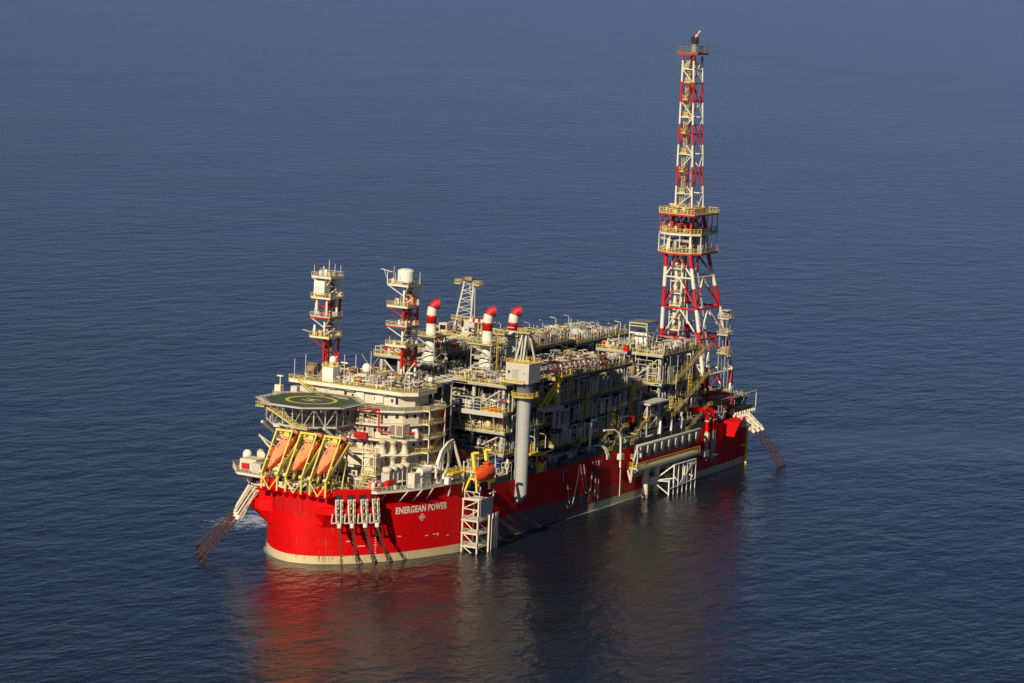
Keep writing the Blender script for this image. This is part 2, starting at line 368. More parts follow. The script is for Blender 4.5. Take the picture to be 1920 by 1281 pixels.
    for _ in range(14): a = rr.uniform(1, 24); zt = rr.choice((2.1, 2.1, 6.5, 12.5)); stain(a, zt, zt - rr.uniform(.5, 1.6), rr.uniform(.03, .09))
    q.build('rust_streaks', root)
    q = MB()      # diamond class mark
    cx, cz = 15.6, 10.2
    def P(u, v, off): y, n1, n2 = hull_y(cx + u); return (cx + u + n1 * off, y + n2 * off, cz + v)
    def dia(r, m, off): q.add([P(-r, 0, off), P(0, -r, off), P(r, 0, off), P(0, r, off)], [(0, 1, 2, 3)], m)
    dia(1.0, 'hmark', .05); dia(.76, 'red', .07); dia(.42, 'hmark', .09); q.build('diamond_mark', root)
    # stern quarter sponson with a bright plated face
    q = MB()
    q.loft([[(181.0, -24.6, 14.9), (181.0, -30.0, 14.9), (181.0, -28.3, 10.4), (181.0, -24.9, 10.4)],
            [(183.6, -24.6, 14.9), (183.6, -29.6, 14.9), (183.6, -28.0, 10.4), (183.6, -24.9, 10.4)],
            [(196.0, -23.0, 14.9), (196.0, -25.0, 14.9), (196.0, -24.6, 11.6), (196.0, -23.0, 11.6)]], 'red')
    q.build('stern_sponson', root)
    q = MB(); q.beam((183.5, -28.5, 13.5), (192, -28.6, 12.6), .35, 'white'); q.beam((184, -29, 15.6), (192, -28.6, 12.6), .35, 'white')
    q.beam((190, -26.5, 14.8), (197, -26.0, 13.0), .35, 'white'); q.beam((190, -24.8, 12.6), (197, -26.0, 13.0), .3, 'white'); q.build('bracket', root)
    # yellow and bare pipes standing down the quarter
    q = MB(); q.tube((197.5, -25.0, -2), (197.5, -25.0, 10.0), .38, 'yellow'); q.beam((197.5, -25, 5.5), (196, -23.6, 5.5), .5, 'yellow'); q.build('caisson', root)
    return root
def hull_y(x):
    xs = HALF
    for (x0, y0), (x1, y1) in zip(xs[:-1], xs[1:]):
        if x0 <= x <= x1 and x1 > x0:
            y = lerp(y0, y1, (x - x0) / (x1 - x0)); L = math.hypot(x1 - x0, y1 - y0)
            return -y, -(y1 - y0) / L, -(x1 - x0) / L
    return -25, 0, -1
def hull_text(root, txt, x0, x1, z0, h, name, m='white'):
    cu_ = bpy.data.curves.new('t', 'FONT'); cu_.body = txt; cu_.size = 1; cu_.offset = 0.035; cu_.resolution_u = 3; cu_.space_character = 1.08
    to = bpy.data.objects.new('t', cu_); col.objects.link(to)
    dg = bpy.context.evaluated_depsgraph_get(); me = bpy.data.meshes.new_from_object(to.evaluated_get(dg))
    bpy.data.objects.remove(to); bpy.data.curves.remove(cu_)
    X = [v.co.x for v in me.vertices]; Y = [v.co.y for v in me.vertices]
    ax, bx, ay, by = min(X), max(X), min(Y), max(Y)
    for v in me.vertices:
        x = lerp(x0, x1, (v.co.x - ax) / (bx - ax)); z = z0 + h * (v.co.y - ay) / (by - ay); y, n1, n2 = hull_y(x)
        v.co = (x + n1 * .06, y + n2 * .06, z)
    me.name = name; me.materials.clear(); me.materials.append(MATS[m])
    o = bpy.data.objects.new(name, me); col.objects.link(o); o.parent = root
# starboard fairlead pivots on the sponson ledge: x, y, outward heading
def bow_at(s_, off, sg):
    d = 0
    for (a, b), (c, e) in zip(BOW[:-1], BOW[1:]):
        L = math.hypot(c - a, e - b)
        if d + L >= s_:
            t = (s_ - d) / L; nx, ny = -(e - b) / L, (c - a) / L
            return a + (c - a) * t + nx * off, sg * (b + (e - b) * t + ny * off), nx, sg * ny
        d += L
FAIR_S = [bow_at(s_, 2.15, -1) for s_ in (11.0, 13.8, 16.6, 19.4)]
make_hull()

# ------------------------------------------------------------------ mooring: fairleads and chains
def chain_mesh(p, q, r=0.15, link=1.25):
    b = MB(); p = Vector(p); q = Vector(q); d = q - p; L = d.length; n = int(L / (link * .72)); d.normalize()
    u0 = d.cross(Vector((0, 0, 1)));  u0 = (u0 if u0.length > .1 else Vector((1, 0, 0))).normalized(); v0 = d.cross(u0)
    for i in range(n + 1):
        c = p + d * (i * link * .72); u = u0 if i % 2 else v0; hw = .27; hl = link / 2
        ring = [c + d * a + u * b_ for a, b_ in ((-hl, 0), (-hl * .6, hw), (hl * .6, hw), (hl, 0), (hl * .6, -hw), (-hl * .6, -hw))]
        for k in range(6): b.beam(ring[k], ring[(k + 1) % 6], r * 1.25, 'chain')
    return b
def fairlead(top, bot, side, label, group, wd=.62):
    """chain fairlead: two side plates, hood, nozzle, links in the trough, outrigger"""
    t = Vector(top); b = Vector(bot); root = empty('fairlead', label, 'chain fairlead', group); d = (b - t).normalized(); sv = Vector(side).normalized()
    out = sv.cross(d).normalized(); 
    m = MB()
    for g in (-1, 1):
        m.beam(t + sv * g * wd, b + sv * g * wd * .85, .30, 'cream', .85)
        for k in (.2, .45, .7): e = t.lerp(b, k); m.beam(e + sv * g * wd, e + sv * g * (wd + .28), .3, 'white')
    for k in (.08, .35, .62, .9): e = t.lerp(b, k); m.beam(e - sv * wd, e + sv * wd, .2, 'white')
    m.build('side_plates', root)
    m = MB(); m.beam(t - sv * wd * 1.5, t + sv * wd * 1.5, .45, 'white', .35); m.build('hood', root)
    m = MB(); m.tube(b, b + d * 1.1, .62, 'white', 10, .5); m.build('nozzle', root)
    chain_mesh(t, b, .15).build('chain_links', root)
    m = MB(); e = b - sv * 1.9; m.beam(b - d * .3, e, .28, 'lgrey'); m.beam(e, e - d * 2.3 + sv * .3, .26, 'lgrey'); e = t.lerp(b, .3) - sv * .9
    m.beam(e, t.lerp(b, .55) - sv * .9, .2, 'cream'); m.beam(e, t.lerp(b, .1), .25, 'cream'); m.build('outrigger', root)
    set_origin(root, t)
    return b + d * 1.0
def mooring_chain(p, q, label, group):
    o = chain_mesh(p, q).build('mooring_chain'); o['label'] = label; o['category'] = 'chain'; o['group'] = group
ordn = ['first', 'second', 'third', 'fourth', 'fifth', 'sixth']
outS = [(8.4, 6.7), (9.0, 8.2), (9.8, 10.0), (10.5, 11.9)]
for i, s_ in enumerate((11.0, 13.8, 16.6, 19.4)):
    x, y, nx, ny = bow_at(s_, 3.4, -1); a, b_ = outS[i]; f = 1 / 15.0
    top = (x, y, 16.4); bot = (x - a * f * .9, y - b_ * f * 1.3, 10.9); lab = ordn[i] + ' from the left of the four cream fairleads on the starboard bow'
    e = fairlead(top, bot, (-ny, nx, 0) if -ny > 0 else (ny, -nx, 0), lab, 'fairleads on the starboard bow')
    k = (e.z + 1.6) / e.z
    mooring_chain(e, (e.x - a * k, e.y - b_ * k, -1.6), 'rusty chain hanging into the sea from the ' + ordn[i] + ' starboard bow fairlead from the left', 'chains off the starboard bow')
for i, s_ in enumerate((12.0, 15.2, 18.4, 21.6, 24.8)):
    x, y, nx, ny = bow_at(s_, 4.3, 1)
    top = (x + 1.2, y, 15.4 + .12 * i); dx, dy = (-13.7 + 1.2 * i, 2.9 + .9 * i); bot = (x - 4.6, y + .9, 9.6)
    e = fairlead(top, bot, (.45, .9, 0), ordn[i] + ' from the nearest of the five cream chain fairleads on the port bow', 'fairleads on the port bow', .78)
    if i != 3: mooring_chain(e, (e.x - 14.6 + i * 1.5, e.y + 1.4 + i * 1.5, -1.2), 'rusty mooring chain running down to the sea from the ' + ordn[i] + ' port bow fairlead', 'chains off the port bow')
for i in range(3):
    y = -23.0 - 0.0 * i; x = 190.2 + 3.1 * i
    top = (x, -24.8, 15.6); bot = (x + 1.0, -29.4, 11.4)
    e = fairlead(top, bot, (1, -.05, 0), ordn[i] + ' of the three pale fairleads at the stern quarter, counted towards the stern', 'fairleads at the stern quarter', .7)
    mooring_chain(e, (e.x + 8.6 - i * .8, e.y - 5.6, -1.0), 'rusty mooring chain slanting into the sea from the ' + ordn[i] + ' stern fairlead', 'chains off the stern quarter')
def beam_thing(name, label, cat, fn, group=None):
    b = MB(); fn(b); o = b.build(name); o['label'] = label; o['category'] = cat
    if group: o['group'] = group
    return o
def f(b):
    b.beam((187.5, -24.9, 15.4), (203, -24.4, 15.8), .5, 'white', .5)
    for k in range(9): b.beam((188.5 + 1.7 * k, -24.9, 15.0), (188.5 + 1.7 * k, -24.9, 16.3), .45, 'white')
    b.bb(189.5, 202, -24, -21, 15.2, 17.2, 'dark')
beam_thing('chain_stopper_beam', 'white toothed stopper beam over the dark opening at the starboard stern quarter', 'stopper beam', f)

# ------------------------------------------------------------------ clutter used inside process decks
PAL = ['grey'] * 8 + ['lgrey'] * 5 + ['cream'] * 2 + ['brown'] * 4 + ['white'] + ['silver'] * 3 + ['dark'] * 4 + ['yellow'] + ['railyellow'] * 3 + ['bluegrey'] * 3
def clutter(b, x0, x1, y0, y1, z0, z1, n, rnd, pal=PAL):
    for _ in range(n):
        m = rnd.choice(pal); k = rnd.random(); x = rnd.uniform(x0, x1); y = rnd.uniform(y0, y1); H = z1 - z0
        if k < .26:
            r = rnd.choice((.10, .14, .2, .3)); z = z0 + H * rnd.uniform(.12, .9); L = rnd.uniform(2, 9)
            if rnd.random() < .5: xe = min(x1, x + L); b.tube((x, y, z), (xe, y, z), r, m, 6); b.tube((xe, y, z), (xe, y, z0 + H * rnd.uniform(0, 1)), r, m, 6)
            else: ye = min(y1, y + L * .7); b.tube((x, y, z), (x, ye, z), r, m, 6); b.tube((x, y, z), (x, y, z0 + H * rnd.uniform(0, .9)), r, m, 6)
        elif k < .60:
            r = rnd.choice((.07, .1, .16)); t = z0 + H * rnd.uniform(.4, 1.15); b.tube((x, y, z0), (x, y, t), r, m, 6)
            if rnd.random() < .5: b.tube((x, y, t), (x + rnd.uniform(-1.5, 1.5), y + rnd.uniform(-1, 1), t), r, m, 6)
            if rnd.random() < .4: b.bb(x - .35, x + .35, y - .35, y + .35, z0 + H * .4, z0 + H * .4 + .5, rnd.choice(('grey', 'white', 'towerred', 'cream', 'dark')))
        elif k < .69:
            r = min(rnd.uniform(.4, .9), H * .2); L = rnd.uniform(2, 4.5)
            if rnd.random() < .5:
                z = z0 + r + .5; b.sweep([(x, y, z), (x + .2, y, z), (x + L, y, z), (x + L + .2, y, z)], [r * .5, r, r, r * .5], m, 10)
                b.bb(x + .4, x + .7, y - r * .7, y + r * .7, z0, z, 'grey')
            else: b.lathe((x, y, z0), [(r * .5, .3), (r, .5), (r, H * .6), (r * .4, H * .6 + .4)], m, 10)
        elif k < .79:
            sx, sy, sz = rnd.uniform(.4, 1.6), rnd.uniform(.4, 1.5), rnd.uniform(.5, min(2.4, H * .5)); zz = z0 + rnd.choice((0, 0, .6)); b.bb(x, x + sx, y, y + sy, zz, zz + sz, m)
        else:
            sx, sy, sz = rnd.uniform(1.5, 3), rnd.uniform(1.2, 2.5), rnd.uniform(1.5, max(1.6, H * .8)); mm = rnd.choice(('lgrey', 'grey', 'railyellow', 'white'))
            for a in (0, sx):
                for c in (0, sy): b.beam((x + a, y + c, z0), (x + a, y + c, z0 + sz), .11, mm)
            for zz in (sz, sz * .5):
                for c in (0, sy): b.beam((x, y + c, z0 + zz), (x + sx, y + c, z0 + zz), .12, mm)
                for a in (0, sx): b.beam((x + a, y, z0 + zz), (x + a, y + sy, z0 + zz), .12, mm)
def edge_pipes(b, x0, x1, y, z0, z1, n, rnd):
    for _ in range(n):
        x = rnd.uniform(x0, x1); m = rnd.choice(('lgrey', 'lgrey', 'white', 'grey', 'silver', 'dark')); b.tube((x, y, z0), (x, y, lerp(z0, z1, rnd.uniform(.6, 1))), rnd.choice((.08, .1, .16)), m, 6)

# floodlight poles: one built, the rest copied
def make_lamp():
    r = empty('floodlight_pole', '', 'floodlight')
    b = MB(); b.beam((0, 0, 0), (0, 0, 3.4), .13, 'white'); b.beam((0, 0, 3.4), (-.35, .15, 3.75), .12, 'white'); b.build('post', r)
    b = MB(); b.beam((-.3, .1, 3.72), (-1.6, .9, 4.05), .32, 'white', .16); b.build('lamp_head', r)
    return r
LAMP = make_lamp(); lamp_used = [False]
def lamps(pts, label, group, rot=0):
    for i, p in enumerate(pts):
        r = copy_tree(LAMP) if lamp_used[0] else LAMP
        lamp_used[0] = True
        r.location = p; r.rotation_euler = (0, 0, rot + (0.5 if i % 3 == 0 else (-.4 if i % 3 == 1 else 0.1))); r['label'] = label; r['group'] = group

def module(name, label, x0, x1, y0, y1, z0, levels, seed, dens=.10, colx=8.5, nbr=1, top=1.0, frail='railyellow', edge=1.0, cat='process module', inset=()):
    """decked steel frame: columns, deck plates, edge girders, braces, rails and the plant standing on each deck"""
    rnd = random.Random(seed); root = empty(name, label, cat, 'process modules on the main deck')
    nx = max(1, round((x1 - x0) / colx)); xs = [lerp(x0 + .6, x1 - .6, i / nx) for i in range(nx + 1)]; ny = max(1, round((y1 - y0) / 9)); ys = [lerp(y0 + .6, y1 - .6, i / ny) for i in range(ny + 1)]
    for i, x in enumerate(xs):
        for j, y in enumerate(ys):
            if 0 < i < nx and 0 < j < ny: continue
            b = MB(); b.tube((x, y, z0), (x, y, levels[-1]), .48, 'lgrey' if i in (0,) else 'grey', 10); b.build('column', root)
    for li, z in enumerate(levels):
        yo = y0 + (2.6 if z in inset else 0); b = MB(); b.bb(x0 - 1, x1 + 1, yo - 1, y1 + 1, z - .12, z, 'deckgrey')
        for y in (yo - 1, y1 + 1): b.bb(x0 - 1, x1 + 1, y - .1, y + .1, z - .8, z + .02, 'girder')  # side girders painted dark for the shade on them
        for x in (x0 - 1, x1 + 1): b.bb(x - .1, x + .1, yo - .9, y1 + .9, z - .55, z + .02, 'grey')
        x = x0 + 2
        while x < x1: b.bb(x - .12, x + .12, yo - .85, y1 + .85, z - .8, z - .13, 'dark'); x += 3.2
        b.build('deck_plate', root)
        b = MB(); e = .95
        b.rail([(x0 - e, y1 + e, z), (x0 - e, yo - e, z), (x1 + e, yo - e, z), (x1 + e, y1 + e, z)], frail, closed=True, sp=2.0); b.build('railing', root)
        last = li == len(levels) - 1; H = (levels[li + 1] - z - .9) if not last else 3.2 * top
        A = (x1 - x0) * (y1 - y0); b = MB()
        clutter(b, x0, x1 - 1.5, y0 + .3, y1 - 1.5, z, z + H, int(A * dens * (2.3 if last else 1.5)), rnd)
        clutter(b, x0 - .4, x1 - 1, y0 - .4, y0 + 1.5, z, z + H, int((x1 - x0) * 2.6 * edge), rnd); clutter(b, x0 - .4, x0 + 2, y0, y1 - 1, z, z + H, int((y1 - y0) * 2.6 * edge), rnd)
        edge_pipes(b, x0, x1, y0 - .7, z, z + H, int((x1 - x0) * 1.3), rnd)
        b.build('pipework', root)
        for _ in range(2 if not last else 3):
            x = rnd.uniform(x0 + 3, x1 - 6); y = rnd.uniform(y0 + 1, y0 + 5); r_ = rnd.uniform(.9, 1.25) if H > 3 else .7; b = MB(); mm = rnd.choice(('cream', 'brown', 'lgrey', 'silver'))
            b.sweep([(x, y, z + r_ + .7), (x + .25, y, z + r_ + .7), (x + 4.4, y, z + r_ + .7), (x + 4.7, y, z + r_ + .7)], [r_ * .55, r_, r_, r_ * .55], mm, 14)
            for q in (.8, 3.8): b.bb(x + q - .15, x + q + .15, y - r_ * .7, y + r_ * .7, z, z + r_ + .5, 'grey')
            b.build('vessel', root)
    allz = [z0] + list(levels)
    for li in range(len(allz) - 1):
        a, c = allz[li], allz[li + 1]
        for i in range(nx):
            if (i + li) % 2 == 0 or nbr > 1:
                b = MB(); xm = (xs[i] + xs[i + 1]) / 2
                if (i + li) % 3: b.tube((xs[i], y0 + .6, c - .8), (xs[i + 1], y0 + .6, a), .24, 'grey', 8)
                else: b.tube((xs[i + 1], y0 + .6, c - .8), (xs[i], y0 + .6, a), .24, 'grey', 8)
                b.build('brace', root)
        for j in range(ny):
            b = MB(); b.tube((x0 + .6, ys[j] if (j + li) % 2 else ys[j + 1], c - .8), (x0 + .6, ys[j + 1] if (j + li) % 2 else ys[j], a), .24, 'lgrey', 8); b.build('brace', root)
    for k in range(3 if y0 < 0 and edge > .45 else 0):      # caged ladders climbing the outboard side
        x = lerp(x0 + 3, x1 - 3, (k + rnd.random() * .6) / 3); q = rnd.randrange(len(levels)); za = allz[q]; zb_ = allz[q + 1] + 1.2; b = MB()
        for g in (-.4, .4): b.beam((x + g, y0 - 1.2, za), (x + g, y0 - 1.2, zb_), .12, 'yellow'); b.beam((x + g, y0 - 2.0, za + 2), (x + g, y0 - 2.0, zb_), .1, 'yellow')
        z = za
        while z < zb_: b.beam((x - .4, y0 - 1.2, z), (x + .4, y0 - 1.2, z), .09, 'yellow'); z += .6
        z = za + 2.1
        while z < zb_: b.beam((x - .5, y0 - 2.0, z), (x + .5, y0 - 2.0, z), .08, 'yellow'); b.beam((x - .45, y0 - 1.2, z), (x - .45, y0 - 2.0, z), .07, 'yellow'); b.beam((x + .45, y0 - 1.2, z), (x + .45, y0 - 2.0, z), .07, 'yellow'); z += 1.0
        b.build('ladder', root)
    if y0 < 0 and edge > .45:
        b = MB()
        for k in range(int((x1 - x0) * .8)):       # cable trays and risers fixed to the outboard face
            x = rnd.uniform(x0, x1); q = rnd.randrange(len(levels)); m = rnd.choice(('lgrey', 'white', 'silver', 'cream', 'grey')); b.beam((x, y0 - 1.15, allz[q]), (x, y0 - 1.15, allz[q + 1] - rnd.uniform(0, 2)), rnd.choice((.1, .16, .24)), m)
            if k % 2: L_ = rnd.uniform(3, 9); zz_ = lerp(allz[q], allz[q + 1], rnd.uniform(.5, .9)); b.beam((x, y0 - 1.1, zz_), (min(x1, x + L_), y0 - 1.1, zz_), rnd.choice((.1, .2, .3)), m)
        b.build('cable_tray', root)
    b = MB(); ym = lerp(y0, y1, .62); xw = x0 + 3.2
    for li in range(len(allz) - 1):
        if allz[li + 1] - allz[li] > 2: b.bb(xw, x1 - .5, ym, ym + .15, allz[li], allz[li + 1] - .9, 'dark'); b.bb(xw - .15, xw, y0 + 2.4, y1 - .5, allz[li], allz[li + 1] - .9, 'dark')  # cross walls added to keep sun out and darken the interior
    b.build('fire_and_shade_wall', root)
    return root

M1 = module('process_module', 'pale grey open steel module behind the accommodation, carrying the balcony with blue tanks', 57, 77, -20, -1, 14.4, [20.3, 26.0, 31.3, 38.2], 11, dens=.12, inset=())
GEN = module('process_module', 'tall port side module below the leftmost exhaust stacks, behind the accommodation', 57, 80, 3, 21, 14.4, [20.3, 26.0, 31.5, 37.8], 12, dens=.07, edge=.6)
M2 = module('process_module', 'long starboard module with yellow rails under the red and white crane boom', 82, 123, -21.5, -3, 14.4, [19.6, 25.2, 31.1, 37.6], 13, dens=.12, frail='yellow', inset=(25.2,))
MG = module('process_module', 'lower dark module in the gap left of the tall starboard module', 127, 140, -18, -3, 14.4, [20.0, 29.0], 18, dens=.11, edge=.7)
M3 = module('process_module', 'tall starboard module nearest the flare tower with a wide railed top deck', 144, 167, -21.5, -2, 14.4, [20.2, 24.4, 29.4, 37.6], 14, dens=.12, inset=(24.4,))
P1 = module('process_module', 'port side module row seen beyond the dark gap behind the middle exhaust stack', 86, 136, 4, 22, 14.4, [21, 31.5, 40.2], 15, dens=.07, edge=.5)
P2 = module('process_module', 'farthest port side module beside the flare tower', 140, 170, 4, 22, 14.4, [21, 31.5, 38.8], 16, dens=.07, edge=.5)
AFT = module('process_module', 'low crowded equipment deck around the foot of the flare tower', 171, 206, -19, 17, 14.4, [18.6], 17, dens=.09, edge=.4, nbr=0, top=.9)

# balcony in front of M1 with its blue and white tanks
def balcony():
    r = empty('laydown_balcony', 'grey railed balcony on the pale grey module with blue and white tanks standing on it', 'balcony')
    b = MB(); b.bb(53.6, 56.0, -21.6, .2, 30.6, 31.35, 'lgrey'); b.bb(53.4, 53.62, -21.8, .4, 30.4, 31.5, 'lgrey'); b.build('floor', r)
    b = MB(); b.rail([(53.6, .2, 31.4), (53.6, -15.0, 31.4)], 'lgrey', h=3.4, sp=2.2, t=.16, mid=3); b.build('railing', r)
    b = MB(); b.rail([(53.6, -15.2, 31.4), (53.6, -21.6, 31.4), (56, -21.6, 31.4)], 'yellow', sp=1.3); b.build('railing', r)
    for y in (-2.5, -8.0, -11.5, -18.5): b = MB(); b.beam((56, y, 26), (54, y, 30.6), .3, 'grey'); b.build('brace', r)
    for k, y in enumerate((-1.6, -4.4, -7.6, -10.4, -13.2)):
        b = MB(); b.lathe((55.1, y, 31.45), [(.3, 0), (.95, .15), (.95, 2.0), (.5, 2.3), (.2, 2.35)], 'blue' if k % 2 == 0 else 'dome', 12); o = b.build('storage_tank')
        o['label'] = 'round %s tank standing on the grey balcony, number %d from its left end' % ('dark blue' if k % 2 == 0 else 'white', k + 1); o['category'] = 'tank'; o['group'] = 'tanks on the grey balcony'
    b = MB(); b.bb(54.4, 55.6, -18.6, -17.0, 31.4, 32.6, 'towerred'); b.tube((54.4, -20.2, 32.2), (54.4, -18.6, 32.2), .45, 'towerred', 10); o = b.build('fire_hose_reel'); o['label'] = 'bright red hose reel at the right end of the grey balcony'; o['category'] = 'hose reel'
balcony()
# M1's upper box and dark blast screen between the house and the modules
def blast():
    r = empty('blast_screen', 'dark slatted wall with pale grey posts between the cream accommodation and the modules', 'screen')
    b = MB(); b.bb(33, 47.6, -9.1, -8.8, 20, 38.6, 'dark')
    for k in range(36): b.bb(33, 47.6, -9.32, -9.1, 20.3 + k * .5, 20.55 + k * .5, 'dark')
    b.build('slatted_panel', r)
    for x in (33.5, 38.2, 42.9, 47.6):
        b = MB(); b.beam((x, -9.6, 16), (x, -9.6, 39.2), .42, 'lgrey', .42); b.build('post', r)
    for z in (27, 33, 39.2): b = MB(); b.beam((33.3, -9.65, z), (47.8, -9.65, z), .35, 'grey', .4); b.build('rail_beam', r)
    b = MB()
    for k in range(8): x = 33.5 + k * 2.9; b.beam((x, -9.6, 39.3), (x, 1.5, 39.3), .3, 'lgrey', .35)
    for y in (-6, -2, 1.5): b.beam((33.3, y, 39.5), (54.2, y, 39.5), .3, 'lgrey', .3)
    b.build('roof_frame', r)
blast()

# ------------------------------------------------------------------ exhaust stacks
def stack(x, y, zb, ztop, label, zplat, frame=True):
    r = empty('exhaust_stack', label, 'exhaust stack', 'exhaust stacks'); rr = 1.32
    b = MB(); z1 = ztop - 5.7
    b.lathe((x, y, zb), [(2.2, 0), (1.95, .9), (rr * 1.05, 3.4), (rr, 3.5), (rr, z1 - zb - 3.0)], 'white', 20); b.build('pipe', r)
    b = MB(); b.lathe((x, y, z1 - 3.0), [(rr, 0), (rr * 1.07, .05), (rr * 1.07, .35), (rr, .4), (rr, 3.0)], 'white', 20); b.build('collar', r)
    b = MB(); b.lathe((x, y, z1), [(rr, 0), (rr * 1.03, .02), (rr * 1.03, 1.6), (rr * 1.06, 1.65), (rr * 1.06, 2.1), (rr, 2.15)], 'towerred', 20); b.build('red_band', r)
    d = Vector((.58, -.81, 0)).normalized(); P = []; c0 = Vector((x, y, z1 + 2.15))
    for k in range(4): a = k / 3 * R(24); P.append(c0 + Vector((0, 0, 2.1 * k / 3)) + d * (.10 * k * k / 3))
    b = MB(); b.sweep(P, rr, 'white', 20, cap=False); b.build('white_bend', r)
    Q = [P[-1]]; ang = R(20)
    for k in range(5): ang += R(13); Q.append(Q[-1] + (d * math.sin(ang) + Vector((0, 0, math.cos(ang)))) * .42)
    b = MB(); b.sweep(Q, rr * 1.01, 'capred', 20, cap=False); b.build('elbow', r)
    b = MB(); e = Q[-1]; dv = (Q[-1] - Q[-2]).normalized(); b.tube(e - dv * .35, e - dv * .25, rr * .97, 'soot', 20); b.build('outlet', r)
    b = MB()     # supporting frame
    s = 2.9; H0 = zb - 2.6
    for sx in (-1, 1):
        for sy in (-1, 1): b.beam((x + sx * s, y + sy * s, H0), (x + sx * s, y + sy * s, zplat), .26, 'grey')
    for z in (zb - .2, (zb + zplat) / 2, zplat - .3):
        for sx in (-1, 1): b.beam((x + sx * s, y - s, z), (x + sx * s, y + s, z), .28, 'grey', .36); b.beam((x - s, y + sx * s, z), (x + s, y + sx * s, z), .3, 'grey', .4)
    zm = (zb + zplat) / 2
    b.beam((x - s, y + s, zplat - .3), (x - s, y - s, zm), .24, 'lgrey'); b.beam((x - s, y - s, zm), (x - s, y + s, zb), .24, 'lgrey')
    b.beam((x - s, y - s, zplat - .3), (x + s, y - s, zm), .24, 'grey'); b.beam((x + s, y - s, zm), (x - s, y - s, zb), .24, 'grey'); b.build('support_frame', r)
    b = MB(); 
    for a0, a1, c0_, c1 in ((-3.6, -1.4, -3.6, 3.6), (1.4, 3.6, -3.6, 3.6), (-1.4, 1.4, -3.6, -1.4), (-1.4, 1.4, 1.4, 3.6)): b.bb(x + a0, x + a1, y + c0_, y + c1, zplat - .1, zplat + .02, 'deckgrey')
    b.rail([(x - 3.6, y - 3.6, zplat), (x + 3.6, y - 3.6, zplat), (x + 3.6, y + 3.6, zplat), (x - 3.6, y + 3.6, zplat)], 'railyellow', closed=True, sp=1.4); b.build('platform', r)
    b = MB(); b.lathe((x, y, zb - 3.4), [(2.6, 0), (2.6, 1.0), (1.9, 3.4)], 'cream', 12); b.bb(x - 4.5, x - 2.0, y - 2, y + 2.2, zb - 4.0, zb - 1.0, 'cream'); b.build('exhaust_hood', r)
    b = MB(); xs_, ys_ = x - 1.0, y - 3.9
    for g in (-.35, .35): b.beam((xs_ + g, ys_, zb - 4), (xs_ + g, ys_, zplat + 1.2), .1, 'yellow')
    k = zb - 4
    while k < zplat + 1: b.beam((xs_ - .35, ys_, k), (xs_ + .35, ys_, k), .09, 'yellow'); k += .55
    b.build('ladder', r); set_origin(r, (x, y, zb - 4))
stack(66, 8.2, 41.0, 56.5, 'red topped white exhaust stack on the left, nearest the accommodation', 47.6)
stack(66, -8.9, 41.2, 56.3, 'red topped white exhaust stack in the middle, above the grey balcony', 47.2)
stack(82, -7.6, 41.0, 54.8, 'red topped white exhaust stack on the right, behind the near crane', 48.0)

